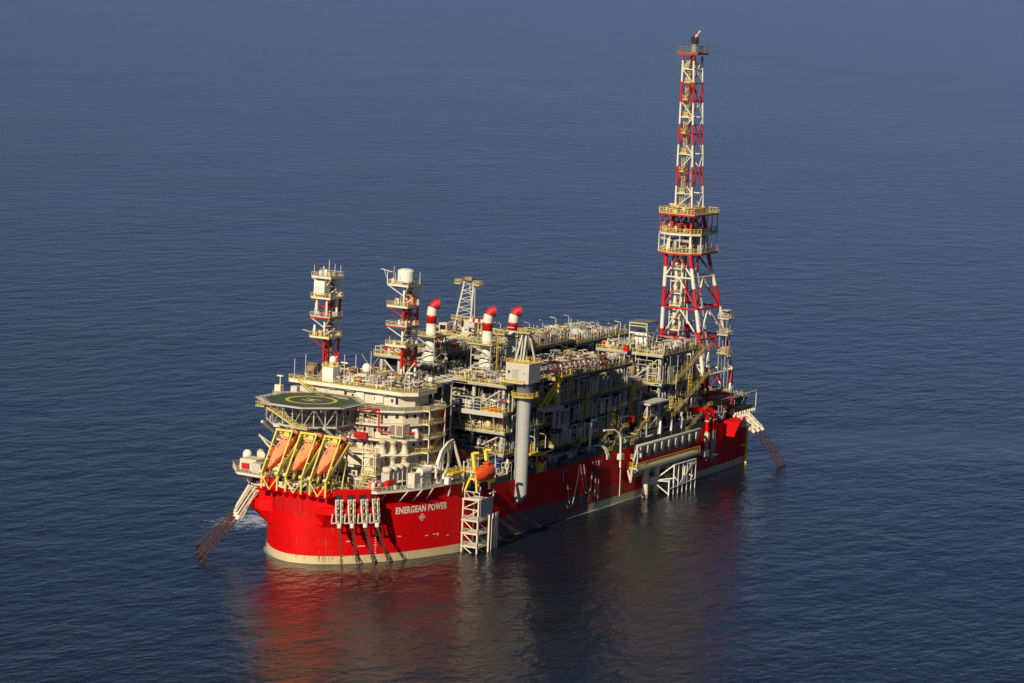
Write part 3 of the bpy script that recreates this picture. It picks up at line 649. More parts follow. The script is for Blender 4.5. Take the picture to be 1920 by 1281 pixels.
# ------------------------------------------------------------------ near crane on its tall pedestal
def crane_near():
    r = empty('pedestal_crane', 'grey starboard crane with box house on a tall round pedestal', 'crane')
    X, Y = 57.4, -25.6
    b = MB(); n = 24; rings = []
    low = [(X + 1.8 * math.cos(2 * math.pi * k / n), Y + 1.8 * math.sin(2 * math.pi * k / n)) for k in range(n)]
    rings.append([(x, y, 8.6 - (y - Y) * 1.15) for x, y in low]); rings.append([(x, y, 35.6) for x, y in low])
    b.loft(rings, 'pedestal', True, True); b.build('pedestal', r)
    b = MB(); b.tube((X - 1.72, Y + .66, 12), (X - 1.72, Y + .66, 35.4), .05, 'dark', 5); b.build('conduit', r)
    b = MB(); [b.lathe((X, Y, z), [(1.8, 0), (1.815, .02), (1.815, .1), (1.8, .12)], 'lgrey', 24) for z in (17, 22.5, 28, 33)]; b.build('weld_band', r)
    b = MB(); b.lathe((X, Y, 35.6), [(1.8, 0), (2.15, .5), (2.15, 3.4), (2.35, 3.5), (2.35, 4.0)], 'bluegrey', 24); b.build('slew_ring', r)
    b = MB(); oct_ = [(X + 3.4 * math.cos(R(22.5 + 45 * k)), Y + 3.4 * math.sin(R(22.5 + 45 * k))) for k in range(8)]; b.prism(oct_, 35.9, 36.1, 'deckgrey'); b.rail([(x, y, 36.1) for x, y in oct_], 'yellow', closed=True, sp=1.5); b.build('walkway', r)
    b = MB(); b.bb(X - 2.6, X + 3.6, -28.0, -21.2, 39.7, 44.6, 'lgrey'); 
    b.bb(X - 2.68, X - 2.6, -24.9, -23.1, 40.6, 43.2, 'grey'); b.bb(X - 2.66, X - 2.6, -22.5, -21.9, 42.0, 42.8, 'dark'); b.bb(X - 2.66, X - 2.6, -26.9, -26.3, 42.0, 42.6, 'grey'); b.build('machinery_house', r)
    b = MB(); b.rail([(X - 2.6, -21.2, 44.6), (X - 2.6, -28, 44.6), (X + 3.6, -28, 44.6), (X + 3.6, -21.2, 44.6)], 'yellow', closed=True, sp=1.4); 
    b.bb(X - 3.7, X - 2.62, -27, -20.6, 39.6, 39.75, 'deckgrey'); b.rail([(X - 3.65, -20.6, 39.75), (X - 3.65, -27, 39.75)], 'yellow', sp=1.3); b.build('railing', r)
    ap = (X + 1.5, -24.6, 52.4)
    for p in ((X - 2.4, -22.6, 40.5), (X - 2.4, -25.6, 40.5), (X + 3.2, -22.2, 44.6), (X + 3.2, -26.6, 44.6)):
        b = MB(); b.beam(p, (ap[0] + (p[0] - ap[0]) * .12, ap[1] + (p[1] - ap[1]) * .35, ap[2]), .42, 'lgrey', .5); b.build('a_frame_leg', r)
    b = MB(); b.bb(X - .2, X + 3.0, -26.4, -22.8, 52.2, 52.35, 'deckgrey'); b.rail([(X - .2, -22.8, 52.35), (X - .2, -26.4, 52.35), (X + 3.0, -26.4, 52.35), (X + 3, -22.8, 52.35)], 'railyellow', closed=True, sp=1.2)
    b.bb(X + .8, X + 2.0, -25.2, -24.0, 52.4, 53.6, 'brown'); b.beam((X - 1, -22.2, 53.6), (X - 1, -20.2, 53.6), .2, 'lgrey'); b.build('sheave_platform', r)
    b = MB(); b.bb(X + 3.7, X + 6.6, -23.2, -20.8, 41, 44.2, 'lgrey'); b.bb(X + 3.65, X + 3.7, -22.8, -21.4, 42.2, 43.6, 'glass'); b.build('cab', r)
    # boom laid down aft onto its rest
    x0, x1 = X + 3.0, 107; N = 17; sec = []
    for k in range(N + 1):
        x = lerp(x0, x1, k / N); t = k / N; hw = lerp(1.6, 1.0, t); z = lerp(41.2, 39.4, t); hh = 1.5 if t < .9 else .8
        sec.append([(x, -24.2 - hw, z), (x, -24.2 + hw, z), (x, -24.2 + hw, z + hh * 1.5), (x, -24.2 - hw, z + hh * 1.5)])
    for k in range(N):
        xm = (sec[k][0][0] + sec[k + 1][0][0]) / 2; m = 'bluegrey' if xm < 72 else ('towerred' if int((xm - 72) / 4.5) % 2 == 0 else 'white')
        b = MB()
        for j in range(4): b.beam(sec[k][j], sec[k + 1][j], .26, m); b.beam(sec[k][j], sec[k][(j + 1) % 4], .16, m); b.beam(sec[k][j], sec[k + 1][(j + 1) % 4], .14, m)
        b.bb(sec[k][0][0], sec[k + 1][0][0], -25.1, -23.3, sec[k][2][2] + .13, sec[k][2][2] + .22, m if m != 'bluegrey' else 'grey')
        b.build('boom_section', r)
    b = MB(); b.beam((x1, -24.2, 40), (x1 + 1.5, -24.2, 38.7), .6, 'yellow'); b.tube((x1 + 1.2, -24.5, 38.5), (x1 + 1.2, -23.9, 38.5), .6, 'yellow', 12); b.build('boom_tip', r)
    for dy in (-.9, .9): b = MB(); b.tube(ap, (x1 - 8, -24.2 + dy, 41.4), .05, 'grey', 5); b.build('hoist_rope', r)
    set_origin(r, (X, Y, 8))
crane_near()
def f(b):
    for p, q in (((78, -24.3, 31), (78, -24.3, 38.3)), ((78, -24.3, 36.5), (81.5, -24.3, 39.4)), ((71.5, -22.5, 31.2), (78, -24.2, 38)), ((74.6, -22.5, 31.2), (78, -24.3, 36.8))): b.beam(p, q, .55, 'yellow', .6)
    b.bb(76.8, 82.3, -25.8, -22.6, 38.9, 39.3, 'yellow'); b.bb(81.6, 82.3, -25.8, -25.1, 39.3, 40.6, 'yellow'); b.bb(76.8, 77.4, -25.8, -25.1, 39.3, 40.2, 'yellow'); b.bb(71, 80, -25.2, -22, 30.2, 31.2, 'lgrey')
beam_thing('boom_rest', 'bright yellow forked boom rest carrying the red and white crane boom', 'boom rest', f)

# ------------------------------------------------------------------ far crane with its boom raised
def crane_far():
    r = empty('pedestal_crane', 'pale port side crane with its lattice boom raised, behind the leftmost exhaust stack', 'crane')
    X, Y = 110, 24.0
    b = MB(); b.tube((X, Y, 14), (X, Y, 38.6), 2.0, 'grey', 18); b.build('pedestal', r)
    b = MB(); b.lathe((X, Y, 38.6), [(2, 0), (2.6, .6), (2.6, 2.2), (3, 2.6)], 'brown', 18); b.build('slew_ring', r)
    b = MB(); b.bb(X - 3.5, X + 4, Y - 5.6, Y + 3.4, 41.0, 41.3, 'deckgrey'); b.rail([(X - 3.5, Y + 3.4, 41.3), (X - 3.5, Y - 5.6, 41.3), (X + 4, Y - 5.6, 41.3)], 'railyellow', sp=1.3); b.build('platform', r)
    b = MB(); b.bb(X - 2.5, X + 3, Y - 5, Y - 1.6, 41.3, 46.4, 'lgrey'); b.bb(X - 2.56, X - 2.5, Y - 4.2, Y - 3.3, 43.4, 44.6, 'dark'); b.bb(X - 1, X + 3, Y - 1.6, Y + 2.6, 41.3, 45.4, 'grey'); b.build('machinery_house', r)
    b = MB()
    for y in (Y - .9, Y + .8): b.tube((X - 2.2, y - .3, 43.6 if y > Y else 46.2), (X - 2.2, y + .9, 43.6 if y > Y else 46.2), .95, 'brown', 14); 
    b.build('winch_drum', r)
    b = MB(); b.bb(X - 4.2, X - 1.8, Y + 2.9, Y + 5.4, 42.2, 45.2, 'cream'); b.bb(X - 4.26, X - 4.2, Y + 3.2, Y + 5.1, 43.4, 44.7, 'glass'); b.build('cab', r)
    b = MB(); b.rail([(X - 2.5, Y + 2.5, 46.4), (X - 2.5, Y - 5, 46.4), (X + 3, Y - 5, 46.4)], 'railyellow', sp=1.1); b.build('railing', r)
    b = MB(); b.bb(X - 3.6, X - 2.6, Y - 9.6, Y + 8.6, 41.0, 41.2, 'deckgrey'); b.rail([(X - 3.6, Y + 8.6, 41.2), (X - 3.6, Y - 9.6, 41.2)], 'railyellow', sp=1.1); b.bb(X - 3, X + 1, Y + 3.4, Y + 8, 41.2, 44.2, 'grey'); b.bb(X - 3.05, X - 3, Y + 4, Y + 7, 42.6, 43.6, 'dark')
    clutter(b, X - 3.4, X + 2, Y - 9, Y + 8, 41.2, 46, 70, random.Random(55), ['cream', 'railyellow', 'grey', 'lgrey', 'brown', 'railyellow']); b.build('walkway', r)
    b = MB()
    p0 = [(X - 2, Y + 1.9, 42.5), (X - 2, Y - 3.4, 42.5)]; p1 = [(X - .5, Y - .2, 57), (X - .5, Y - 3.2, 57)]
    for a, c in zip(p0, p1): b.beam(a, c, .5, 'lgrey', .6)
    for k in range(1, 12):
        t0, t1 = k / 12, (k + 1) / 12
        if t1 > 1: break
        l0 = Vector(p0[0]).lerp(Vector(p1[0]), t0); l1 = Vector(p0[0]).lerp(Vector(p1[0]), t1); q0 = Vector(p0[1]).lerp(Vector(p1[1]), t0); q1 = Vector(p0[1]).lerp(Vector(p1[1]), t1)
        if t0 > .3: b.beam(l0, q1 if k % 2 else q0, .14, 'lgrey'); b.beam(l1 if k % 2 else l0, q1 if k % 2 == 0 else q0, .14, 'lgrey')
    b.beam((X + 2, Y - 2, 46.4), (X, Y - 1.4, 57), .3, 'cream'); b.build('boom', r)
    b = MB(); b.bb(X - 1.6, X + .8, Y + .6, Y + 2.4, 56.2, 56.35, 'deckgrey'); b.rail([(X - 1.6, Y + 2.4, 56.3), (X - 1.6, Y + .6, 56.3), (X + .8, Y + .6, 56.3)], 'railyellow', closed=True, sp=.8, h=1.3); b.build('service_platform', r)
    b = MB(); b.bb(X - 1.6, X + .8, Y - 5.4, Y - 3.4, 56.2, 56.35, 'deckgrey'); b.rail([(X - 1.6, Y - 3.4, 56.3), (X - 1.6, Y - 5.4, 56.3), (X + .8, Y - 5.4, 56.3)], 'railyellow', closed=True, sp=.8, h=1.3); b.build('service_platform', r)
    b = MB(); b.tube((X - .6, Y - 2.9, 57.8), (X - .6, Y - .5, 57.8), .7, 'brown', 12); b.build('sheaves', r)
    b = MB(); b.tube((X - .6, Y - 3.6, 57), (X - .6, Y - 3.9, 46.5), .1, 'cream', 5); b.build('hoist_rope', r)
    b = MB()
    for k in range(5): b.bb(X - 2.7, X - 2.55, Y - 8.0 + k * .9, Y - 7.1 + k * .9, 46.3, 47.2, 'towerred' if k % 2 else 'white')
    b.beam((X - 2.6, Y - 8.0, 46.2), (X - 2.6, Y - 3.4, 46.2), .2, 'grey'); b.build('warning_board', r)
    set_origin(r, (X, Y, 14))
crane_far()
b_ = module('service_platform', 'railed service platform with red hose boxes around the far crane pedestal', 72, 84, 6.5, 15, 38, [42.6], 31, dens=.2, edge=.8, nbr=0, top=.8, cat='platform')
b_['group'] = 'platforms'
b_ = module('service_platform', 'small railed platform on thin legs left of the right hand mast', 44, 52, 4, 10.5, 39, [44.6], 32, dens=.25, edge=.7, nbr=0, top=.9, cat='platform')
b_['group'] = 'platforms'

# ------------------------------------------------------------------ flare tower
LV = [(16.3, 193, 212, -12, 3), (25.3, 193, 213, -11.5, 3), (41.5, 193, 209.8, -8.8, 3), (60.6, 193, 205.4, -5.2, 2.8), (74.8, 195, 202.6, -3.9, 1.6), (120.6, 195, 200.8, -1.9, 1.6)]
def tsec(z):
    for a, b in zip(LV[:-1], LV[1:]):
        if a[0] <= z <= b[0]: t = (z - a[0]) / (b[0] - a[0]); return [lerp(a[i], b[i], t) for i in (1, 2, 3, 4)]
    return list(LV[0][1:]) if z < LV[0][0] else list(LV[-1][1:])
def tcorner(z, k): x0, x1, y0, y1 = tsec(z); return Vector(((x0, y1), (x0, y0), (x1, y0), (x1, y1))[k] + (z,))
BANDS = [(14, 'white'), (21.2, 'towerred'), (25.3, 'white'), (31.8, 'towerred'), (38.4, 'white'), (44.9, 'towerred'), (51.2, 'white'), (57.2, 'towerred'), (61.5, 'white'), (67.6, 'towerred'), (75.0, 'white'),
         (81.4, 'towerred'), (87.4, 'white'), (93.8, 'towerred'), (100.0, 'white'), (106.4, 'towerred'), (112.6, 'white'), (118.9, 'towerred'), (200, '')]
def band(z):
    for (a, c), (b, _) in zip(BANDS[:-1], BANDS[1:]):
        if a <= z < b: return c
    return 'towerred'
def stripe(b, p, q, r, n=8):
    p, q = Vector(p), Vector(q)
    if abs(p.z - q.z) < .8: b.tube(p, q, r, band((p.z + q.z) / 2 + .01), n, cap=False); return
    if p.z > q.z: p, q = q, p
    cuts = [p.z] + [z for z, _ in BANDS if p.z < z < q.z] + [q.z]
    for a, c in zip(cuts[:-1], cuts[1:]):
        ta, tc_ = (a - p.z) / (q.z - p.z), (c - p.z) / (q.z - p.z); b.tube(p.lerp(q, ta), p.lerp(q, tc_), r, band((a + c) / 2), n, cap=False)
def flare():
    r = empty('flare_tower', 'very tall red and white banded lattice flare tower with a burning tip', 'flare tower')
    for k in range(4):
        b = MB(); L = [16.3, 25.3, 41.5, 60.6]
        for a, c in zip(L[:-1], L[1:]): stripe(b, tcorner(a, k), tcorner(c, k), .58, 12)
        stripe(b, tcorner(60.6, k), tcorner(74.8, k), .5, 12); stripe(b, tcorner(74.8, k), tcorner(120.2, k), .30, 12); b.build('leg', r)
    low = [25.3, 36.0, 44.9, 54.2, 60.6]
    for z in low[:-1]:
        for k in range(4): b = MB(); stripe(b, tcorner(z, k), tcorner(z, (k + 1) % 4), .32 if z < 50 else .24); b.build('ring_beam', r)
    for a, c in ((16.3, 25.3), (25.3, 36), (36, 44.9), (44.9, 54.2), (54.2, 60.6)):
        for k in range(4):
            m_ = (tcorner(c, k) + tcorner(c, (k + 1) % 4)) / 2
            for e in (k, (k + 1) % 4):
                if a < 20 and k == 0: continue
                b = MB(); stripe(b, m_, tcorner(a, e), .24); b.build('brace', r)
    up = [74.8, 79.2, 85.5, 91, 97, 102, 107, 112.1, 116.3, 120]
    for i, z in enumerate(up[1:-1]):
        b = MB()
        for k in range(4): stripe(b, tcorner(z, k), tcorner(z, (k + 1) % 4), .15)
        b.build('ring_beam', r)
    for i, (a, c) in enumerate(zip(up[:-1], up[1:])):
        b = MB()
        for k in range(4):
            if k in (0, 2):
                if i % 2: stripe(b, tcorner(c, k), tcorner(a, (k + 1) % 4), .14)
                else: stripe(b, tcorner(a, k), tcorner(c, (k + 1) % 4), .14)
            else:
                m_ = (tcorner(c, k) + tcorner(c, (k + 1) % 4)) / 2 if i % 2 else (tcorner(a, k) + tcorner(a, (k + 1) % 4)) / 2; zz = a if i % 2 else c
                for e in (k, (k + 1) % 4): stripe(b, m_, tcorner(zz, e), .12)
        b.build('brace', r)
    def plat(z, poly, mrim, hand='railyellow', h=1.5):
        p = MB(); p.prism(poly, z - .5, z, 'deckgrey', mrim); o = p.build('platform', r)
        q = MB(); q.rail([(x, y, z) for x, y in poly], hand, h=h, closed=True, sp=1.15, t=.11); q.build('railing', o); return o
    plat(61.6, [(199.1, 8.4), (193.0, 5.5), (190.2, 1), (192.5, -5.2), (195.5, -7.6), (208.6, -7.0), (210, 7)], 'towerred')
    plat(67.4, [(198.6, 7.8), (192.6, 5.0), (190.6, 1), (192.8, -5.0), (195.6, -7.2), (208.4, -6.6), (209.6, 6.4)], 'white')
    plat(73.4, [(196.0, 7.4), (190.6, 4.6), (189.6, -7.4), (206, -7.8), (208, 6)], 'towerred')
    plat(121.2, [(193.8, 2.9), (193.6, -1.4), (194.6, -3.3), (202.0, -3.3), (202.2, 2.9)], 'towerred', 'brown', 1.9)
    for z0, z1 in ((61.6, 67.0), (67.4, 72.9)):       # posts and dark knockout drums between the platforms
        for (x, y) in ((192.8, 5.4), (191.2, 1.0), (191.8, -2), (193, -5.1), (196, -7), (200, -6.8), (204, -6.6), (208, -6.4), (192.2, 3.3)):
            b = MB(); stripe(b, (x, y, z0), (x, y, z1), .16, 6); b.build('post', r)
    b = MB()
    for y, z in ((3.2, 63.6), (.6, 64.4), (-1.8, 63.4)): b.tube((194.5, y, z), (203, y, z), .5, 'silver', 10)
    b.tube((194, 5.6, 65.4), (194, -4.6, 65.0), .55, 'silver', 10); b.tube((196, 4.6, 63.2), (196, -4.6, 62.9), .5, 'grey', 10)
    b.lathe((200, -4.2, 61.6), [(1.9, 0), (1.9, 4.6), (1.4, 5.2)], 'silver', 14); b.lathe((204.3, -4.0, 61.6), [(1.5, 0), (1.5, 4.4), (1.0, 5.0)], 'silver', 14)
    rnd = random.Random(5)
    clutter(b, 193, 204, -4.4, 4.5, 61.7, 66.8, 46, rnd, ['white', 'silver', 'cream', 'railyellow', 'grey']); clutter(b, 193, 204, -4.4, 4.5, 67.5, 72.4, 40, rnd, ['towerred', 'white', 'cream', 'railyellow', 'darkred']); clutter(b, 192, 204, -4.4, 4.5, 73.5, 76, 44, rnd, ['railyellow', 'cream', 'railyellow', 'orange'])
    b.build('seal_equipment', r)
    b = MB()
    for z0, z1 in ((67.5, 73),):
        for k in range(4): stripe(b, tcorner(z1, k), tcorner(z0, (k + 1) % 4), .25)
    b.build('brace', r)
    # gas risers: pale pipes running down the inside
    for k, (x, y, rr, m) in enumerate(((200.6, -2.0, .42, 'silver'), (201.9, -3.0, .34, 'silver'), (203.0, -2.4, .3, 'lgrey'), (195.6, .4, .5, 'white'), (196.2, -1.4, .5, 'white'))):
        b = MB()
        if k < 3: b.sweep([(x, y, 61.5), (x + .4, y - .6, 55), (x + 5.4, y - 3.2, 30), (x + 6, y - 3.6, 19)], rr, m, 10)
        else: b.tube((x, y, 38), (x, y, 61.5), rr, m, 10)
        b.build('riser_pipe', r)
    b = MB(); b.tube((199.8, -.8, 75), (199.0, -.5, 121), .26, 'silver', 8); b.build('riser_pipe', r); b = MB(); b.tube((200.3, .4, 75), (199.8, .6, 121), .18, 'bluegrey', 8); b.build('riser_pipe', r)
    # stairs: caged yellow ladder way with landings at each ring
    b = MB(); zz = [74.8] + up[1:]
    for i, (a, c) in enumerate(zip(zz[:-1], zz[1:])):
        x, y = 196.6, .6 - .3 * (i % 2)
        for g in (-.45, .45): b.beam((x, y + g, a), (x, y + g, c), .12, 'railyellow'); b.beam((x + .9, y + g, a), (x + .9, y + g, c), .1, 'railyellow')
        k = a
        while k < c: b.beam((x, y - .45, k), (x, y + .45, k), .09, 'railyellow'); b.beam((x, y - .45, k), (x + .9, y - .45, k), .06, 'railyellow'); b.beam((x + .9, y - .45, k), (x + .9, y + .45, k), .07, 'railyellow'); k += .5
    b.build('ladder', r)
    for i, z in enumerate(up[1:-1]):
        sy = 1.0 if i % 2 else .2; ex = tsec(z); y1 = ex[3] + (.1 if i % 2 else -.6); y0 = y1 - 2.3
        q = MB(); q.bb(195.1, 196.9, y0, y1, z + .2, z + .32, 'railyellow'); q.rail([(196.9, y1, z + .3), (195.1, y1, z + .3), (195.1, y0, z + .3), (196.9, y0, z + .3)], 'railyellow', h=1.25, sp=.75, t=.1); q.build('landing', r)
    # stair frame by the port leg in the lower part
    b = MB(); X, Y = 194.3, 1.4
    for dx, dy in ((0, 0), (3, 0), (0, -3.4), (3, -3.4)): b.beam((X + dx, Y + dy, 36.5), (X + dx, Y + dy, 61), .2, 'white')
    z = 38
    while z < 60:
        for p, q_ in (((X, Y, z), (X, Y - 3.4, z)), ((X, Y - 3.4, z), (X + 3, Y - 3.4, z)), ((X, Y, z), (X + 3, Y, z))): b.beam(p, q_, .18, 'white')
        b.bb(X + .2, X + 2.8, Y - 3.2, Y - .2, z - .05, z + .05, 'cream'); b.rail([(X, Y, z), (X, Y - 3.4, z), (X + 3, Y - 3.4, z)], 'railyellow', sp=1.0); z += 3.7
    z = 38
    while z < 58: b.beam((X + 1.5, Y - .4, z), (X + 1.5, Y - 3, z + 3.7), .7, 'stair', .2); z += 3.7
    b.build('stair_frame', r)
    tip = MB(); cx, cy = 197.3, -.9
    tip.tube((cx, cy, 121.2), (cx, cy, 123.2), .8, 'silver', 12); tip.lathe((cx, cy, 123.2), [(.5, 0), (1.0, .4), (.7, .9), (1.1, 1.5)], 'silver', 12); tp = tip.build('flare_tip', r)
    q = MB(); n = 10
    for k in range(n):
        if k % 5 == 2: continue
        a0, a1 = 2 * math.pi * k / n, 2 * math.pi * (k + .92) / n; pr = [(.8, 123.7), (1.1, 124.3), (1.2, 126.0)]
        for (ra, za), (rb, zb_) in zip(pr[:-1], pr[1:]):
            vs = [(cx + (rr + o) * math.cos(a), cy + (rr + o) * math.sin(a), z_) for o in (0, -.12) for rr, z_ in ((ra, za), (rb, zb_)) for a in (a0, a1)]
            q.add(vs, [(0, 1, 3, 2), (5, 4, 6, 7), (0, 2, 6, 4), (1, 5, 7, 3), (2, 3, 7, 6), (0, 4, 5, 1)], 'soot')
    q.build('wind_shield', tp)
    q = MB(); q.sweep([(cx + .2, cy - .1, 125.4), (cx + .4, cy - .2, 126.3), (cx + .8, cy - .4, 126.8), (cx + 1.4, cy - .7, 127.6), (cx + 1.8, cy - .9, 127.9)], [.12, .34, .12, .24, .05], 'flame', 8); q.build('flame', tp)
    set_origin(r, (202.5, -4.5, 16.3))
flare()

# ------------------------------------------------------------------ lattice masts
def mast(A, B, Cc, z0, plats, reds, label, ext, seed, extra):
    """A,B,C: leg positions; plats: platform heights from the top down; reds: z ranges painted red"""
    r = empty('lattice_mast', label, 'mast', 'lattice masts'); rnd = random.Random(seed)
    def c_(z): return 'towerred' if any(a <= z < b for a, b in reds) else 'white'
    cuts = sorted(set([z0] + plats + [v for ab in reds for v in ab if z0 < v < plats[0]]))
    for P_ in (A, B, Cc):
        b = MB()
        for a, c in zip(cuts[:-1], cuts[1:]): b.tube((P_[0], P_[1], a), (P_[0], P_[1], c), .32, c_((a + c) / 2), 10)
        b.build('leg', r)
    b = MB(); b.tube(((A[0] + B[0] + Cc[0]) / 3 + .4, (A[1] + B[1] + Cc[1]) / 3, z0), ((A[0] + B[0] + Cc[0]) / 3 + .4, (A[1] + B[1] + Cc[1]) / 3, plats[0]), .5, 'brown', 8); b.build('cable_trunk', r)
    zs = sorted([z0] + plats)
    for a, c in zip(zs[:-1], zs[1:]):
        b = MB(); m_ = (a + c) / 2
        for P_, Q in ((A, B), (B, Cc), (Cc, A)):
            b.tube((P_[0], P_[1], c - .3), (Q[0], Q[1], m_), .16, c_(c - 1), 6); b.tube((Q[0], Q[1], m_), (P_[0], P_[1], a + .2), .16, c_(a + 1), 6); b.tube((P_[0], P_[1], m_), (Q[0], Q[1], m_), .14, c_(m_), 6)
        b.build('lattice', r)
    x0, x1, y0, y1 = ext
    for i, z in enumerate(plats):
        p = MB(); p.bb(x0, x1, y0, y1, z - .35, z, 'white' if i != 2 else 'towerred'); p.bb(x0 + .1, x1 - .1, y0 + .1, y1 - .1, z, z + .03, 'deckgrey'); o = p.build('platform', r)
        q = MB(); q.rail([(x0, y1, z), (x0, y0, z), (x1, y0, z), (x1, y1, z)], 'railyellow' if i % 2 else 'cream', closed=True, sp=1.5, t=.075); q.build('railing', o)
        q = MB(); q.tube((A[0], A[1], z - 3.0), (x0 + .2, y1 - .2, z - .35), .15, c_(z - 1), 6); q.tube((A[0], A[1], z - 3.0), (x0 + .2, y0 + .2, z - .35), .15, c_(z - 1), 6); q.tube((B[0], B[1], z - 2.5), (x1 - .2, y0 + .2, z - .35), .12, c_(z - 1), 6); q.build('bracket', o)
        q = MB()
        for _ in range(11):
            x, y = rnd.uniform(x0 + .3, x1 - .6), rnd.uniform(y0 + .3, y1 - .6); k = rnd.random()
            if k < .4: q.beam((x0 if k < .2 else x, y, z), (x0 if k < .2 else x, y, z + rnd.uniform(1.8, 3.2)), .09, 'white')
            else: s_ = rnd.uniform(.3, .9); q.bb(x, x + s_, y, y + s_, z, z + rnd.uniform(.5, 1.5), rnd.choice(('cream', 'white', 'grey', 'railyellow', 'railyellow')))
        q.build('instruments', o)
    b = MB(); lx, ly = A[0] + .6, A[1] + .3
    for g in (-.35, .35): b.beam((lx, ly + g, z0), (lx, ly + g, plats[0]), .1, 'railyellow')
    k = z0
    while k < plats[0]: b.beam((lx, ly - .35, k), (lx, ly + .35, k), .08, 'railyellow'); k += .6
    b.build('ladder', r); extra(r); set_origin(r, (A[0], A[1], z0)); return r
def exL(r):
    b = MB(); b.bb(30.2, 33.0, 19.0, 22.2, 60.0, 63.6, 'dome'); b.bb(30.18, 30.2, 19.1, 22.1, 61.7, 61.78, 'grey'); b.build('equipment_cabin', r)
    b = MB(); b.lathe((31.2, 19.3, 64.6), [(.45, 0), (.45, 1.3), (.3, 1.9), (.1, 2.2)], 'dome', 12); b.beam((31.8, 18.8, 64.6), (31.8, 18.8, 69.0), .12, 'white'); b.beam((33, 17.8, 64.6), (33, 17.8, 68.0), .1, 'white'); b.beam((34.8, 17.2, 64.6), (34.8, 17.2, 67.6), .1, 'white'); b.build('antenna', r)
    b = MB()
    for x, y in ((31, 21.6), (31, 18.6), (31.6, 22.2), (34, 17.5)): b.tube((x, y, 54.6), (x, y, 59.0), .3, 'white', 10)
    b.build('antenna', r)
    b = MB(); b.beam((30, 22.8, 50.4), (30, 25, 50.7), .12, 'white'); b.tube((30.6, 21.8, 49.6), (30.6, 21.8, 52.2), .35, 'dome', 10); b.build('antenna', r)
mast((32, 19.7), (36.2, 18), (36, 21.5), 39, [64.7, 59.4, 54.4, 49.3], [(54.4, 59.4), (42.2, 49.3)], 'left hand red and white mast with a square white cabin on its second platform', (30, 36, 17, 22.9), 3, exL)
def exR(r):
    b = MB(); b.lathe((36.6, -1.2, 64.9), [(2.0, 0), (2.1, .3), (2.1, 2.9), (1.9, 3.15), (1.2, 3.4), (.2, 3.5)], 'dome', 28, smooth=False); b.build('radar_drum', r)
    b = MB(); b.beam((34, 2.6, 64.3), (34, 2.6, 67.6), .14, 'white'); b.beam((34, 1.2, 67.5), (34, 4.6, 68.0), .14, 'white'); b.beam((34, 2.4, 65.0), (34, 3.6, 67.8), .1, 'white'); b.beam((34.3, .9, 64.3), (34.3, .9, 69.0), .09, 'white'); b.beam((40, -3.4, 62.8), (40, -3.4, 67.4), .1, 'white'); b.build('antenna', r)
    b = MB(); b.lathe((38.4, -2.2, 59.2), [(.9, 0), (.9, .4), (.2, .6)], 'orange', 12); b.bb(37.9, 38.9, -2.8, -1.7, 59.5, 61.4, 'boatorange'); b.build('beacon', r)
    b = MB(); b.lathe((37, -2.3, 53.6), [(.5, 0), (.5, 1.2), (.3, 1.4)], 'dome', 12); b.build('antenna', r)
mast((36, -1.3), (40.2, -2.9), (40, .4), 39.6, [64.3, 58.9, 53.8, 48.9], [(53.8, 58.9), (42.8, 48.9)], 'right hand red and white mast carrying a big white radar drum on top', (34, 40, -3.6, 2.5), 4, exR)

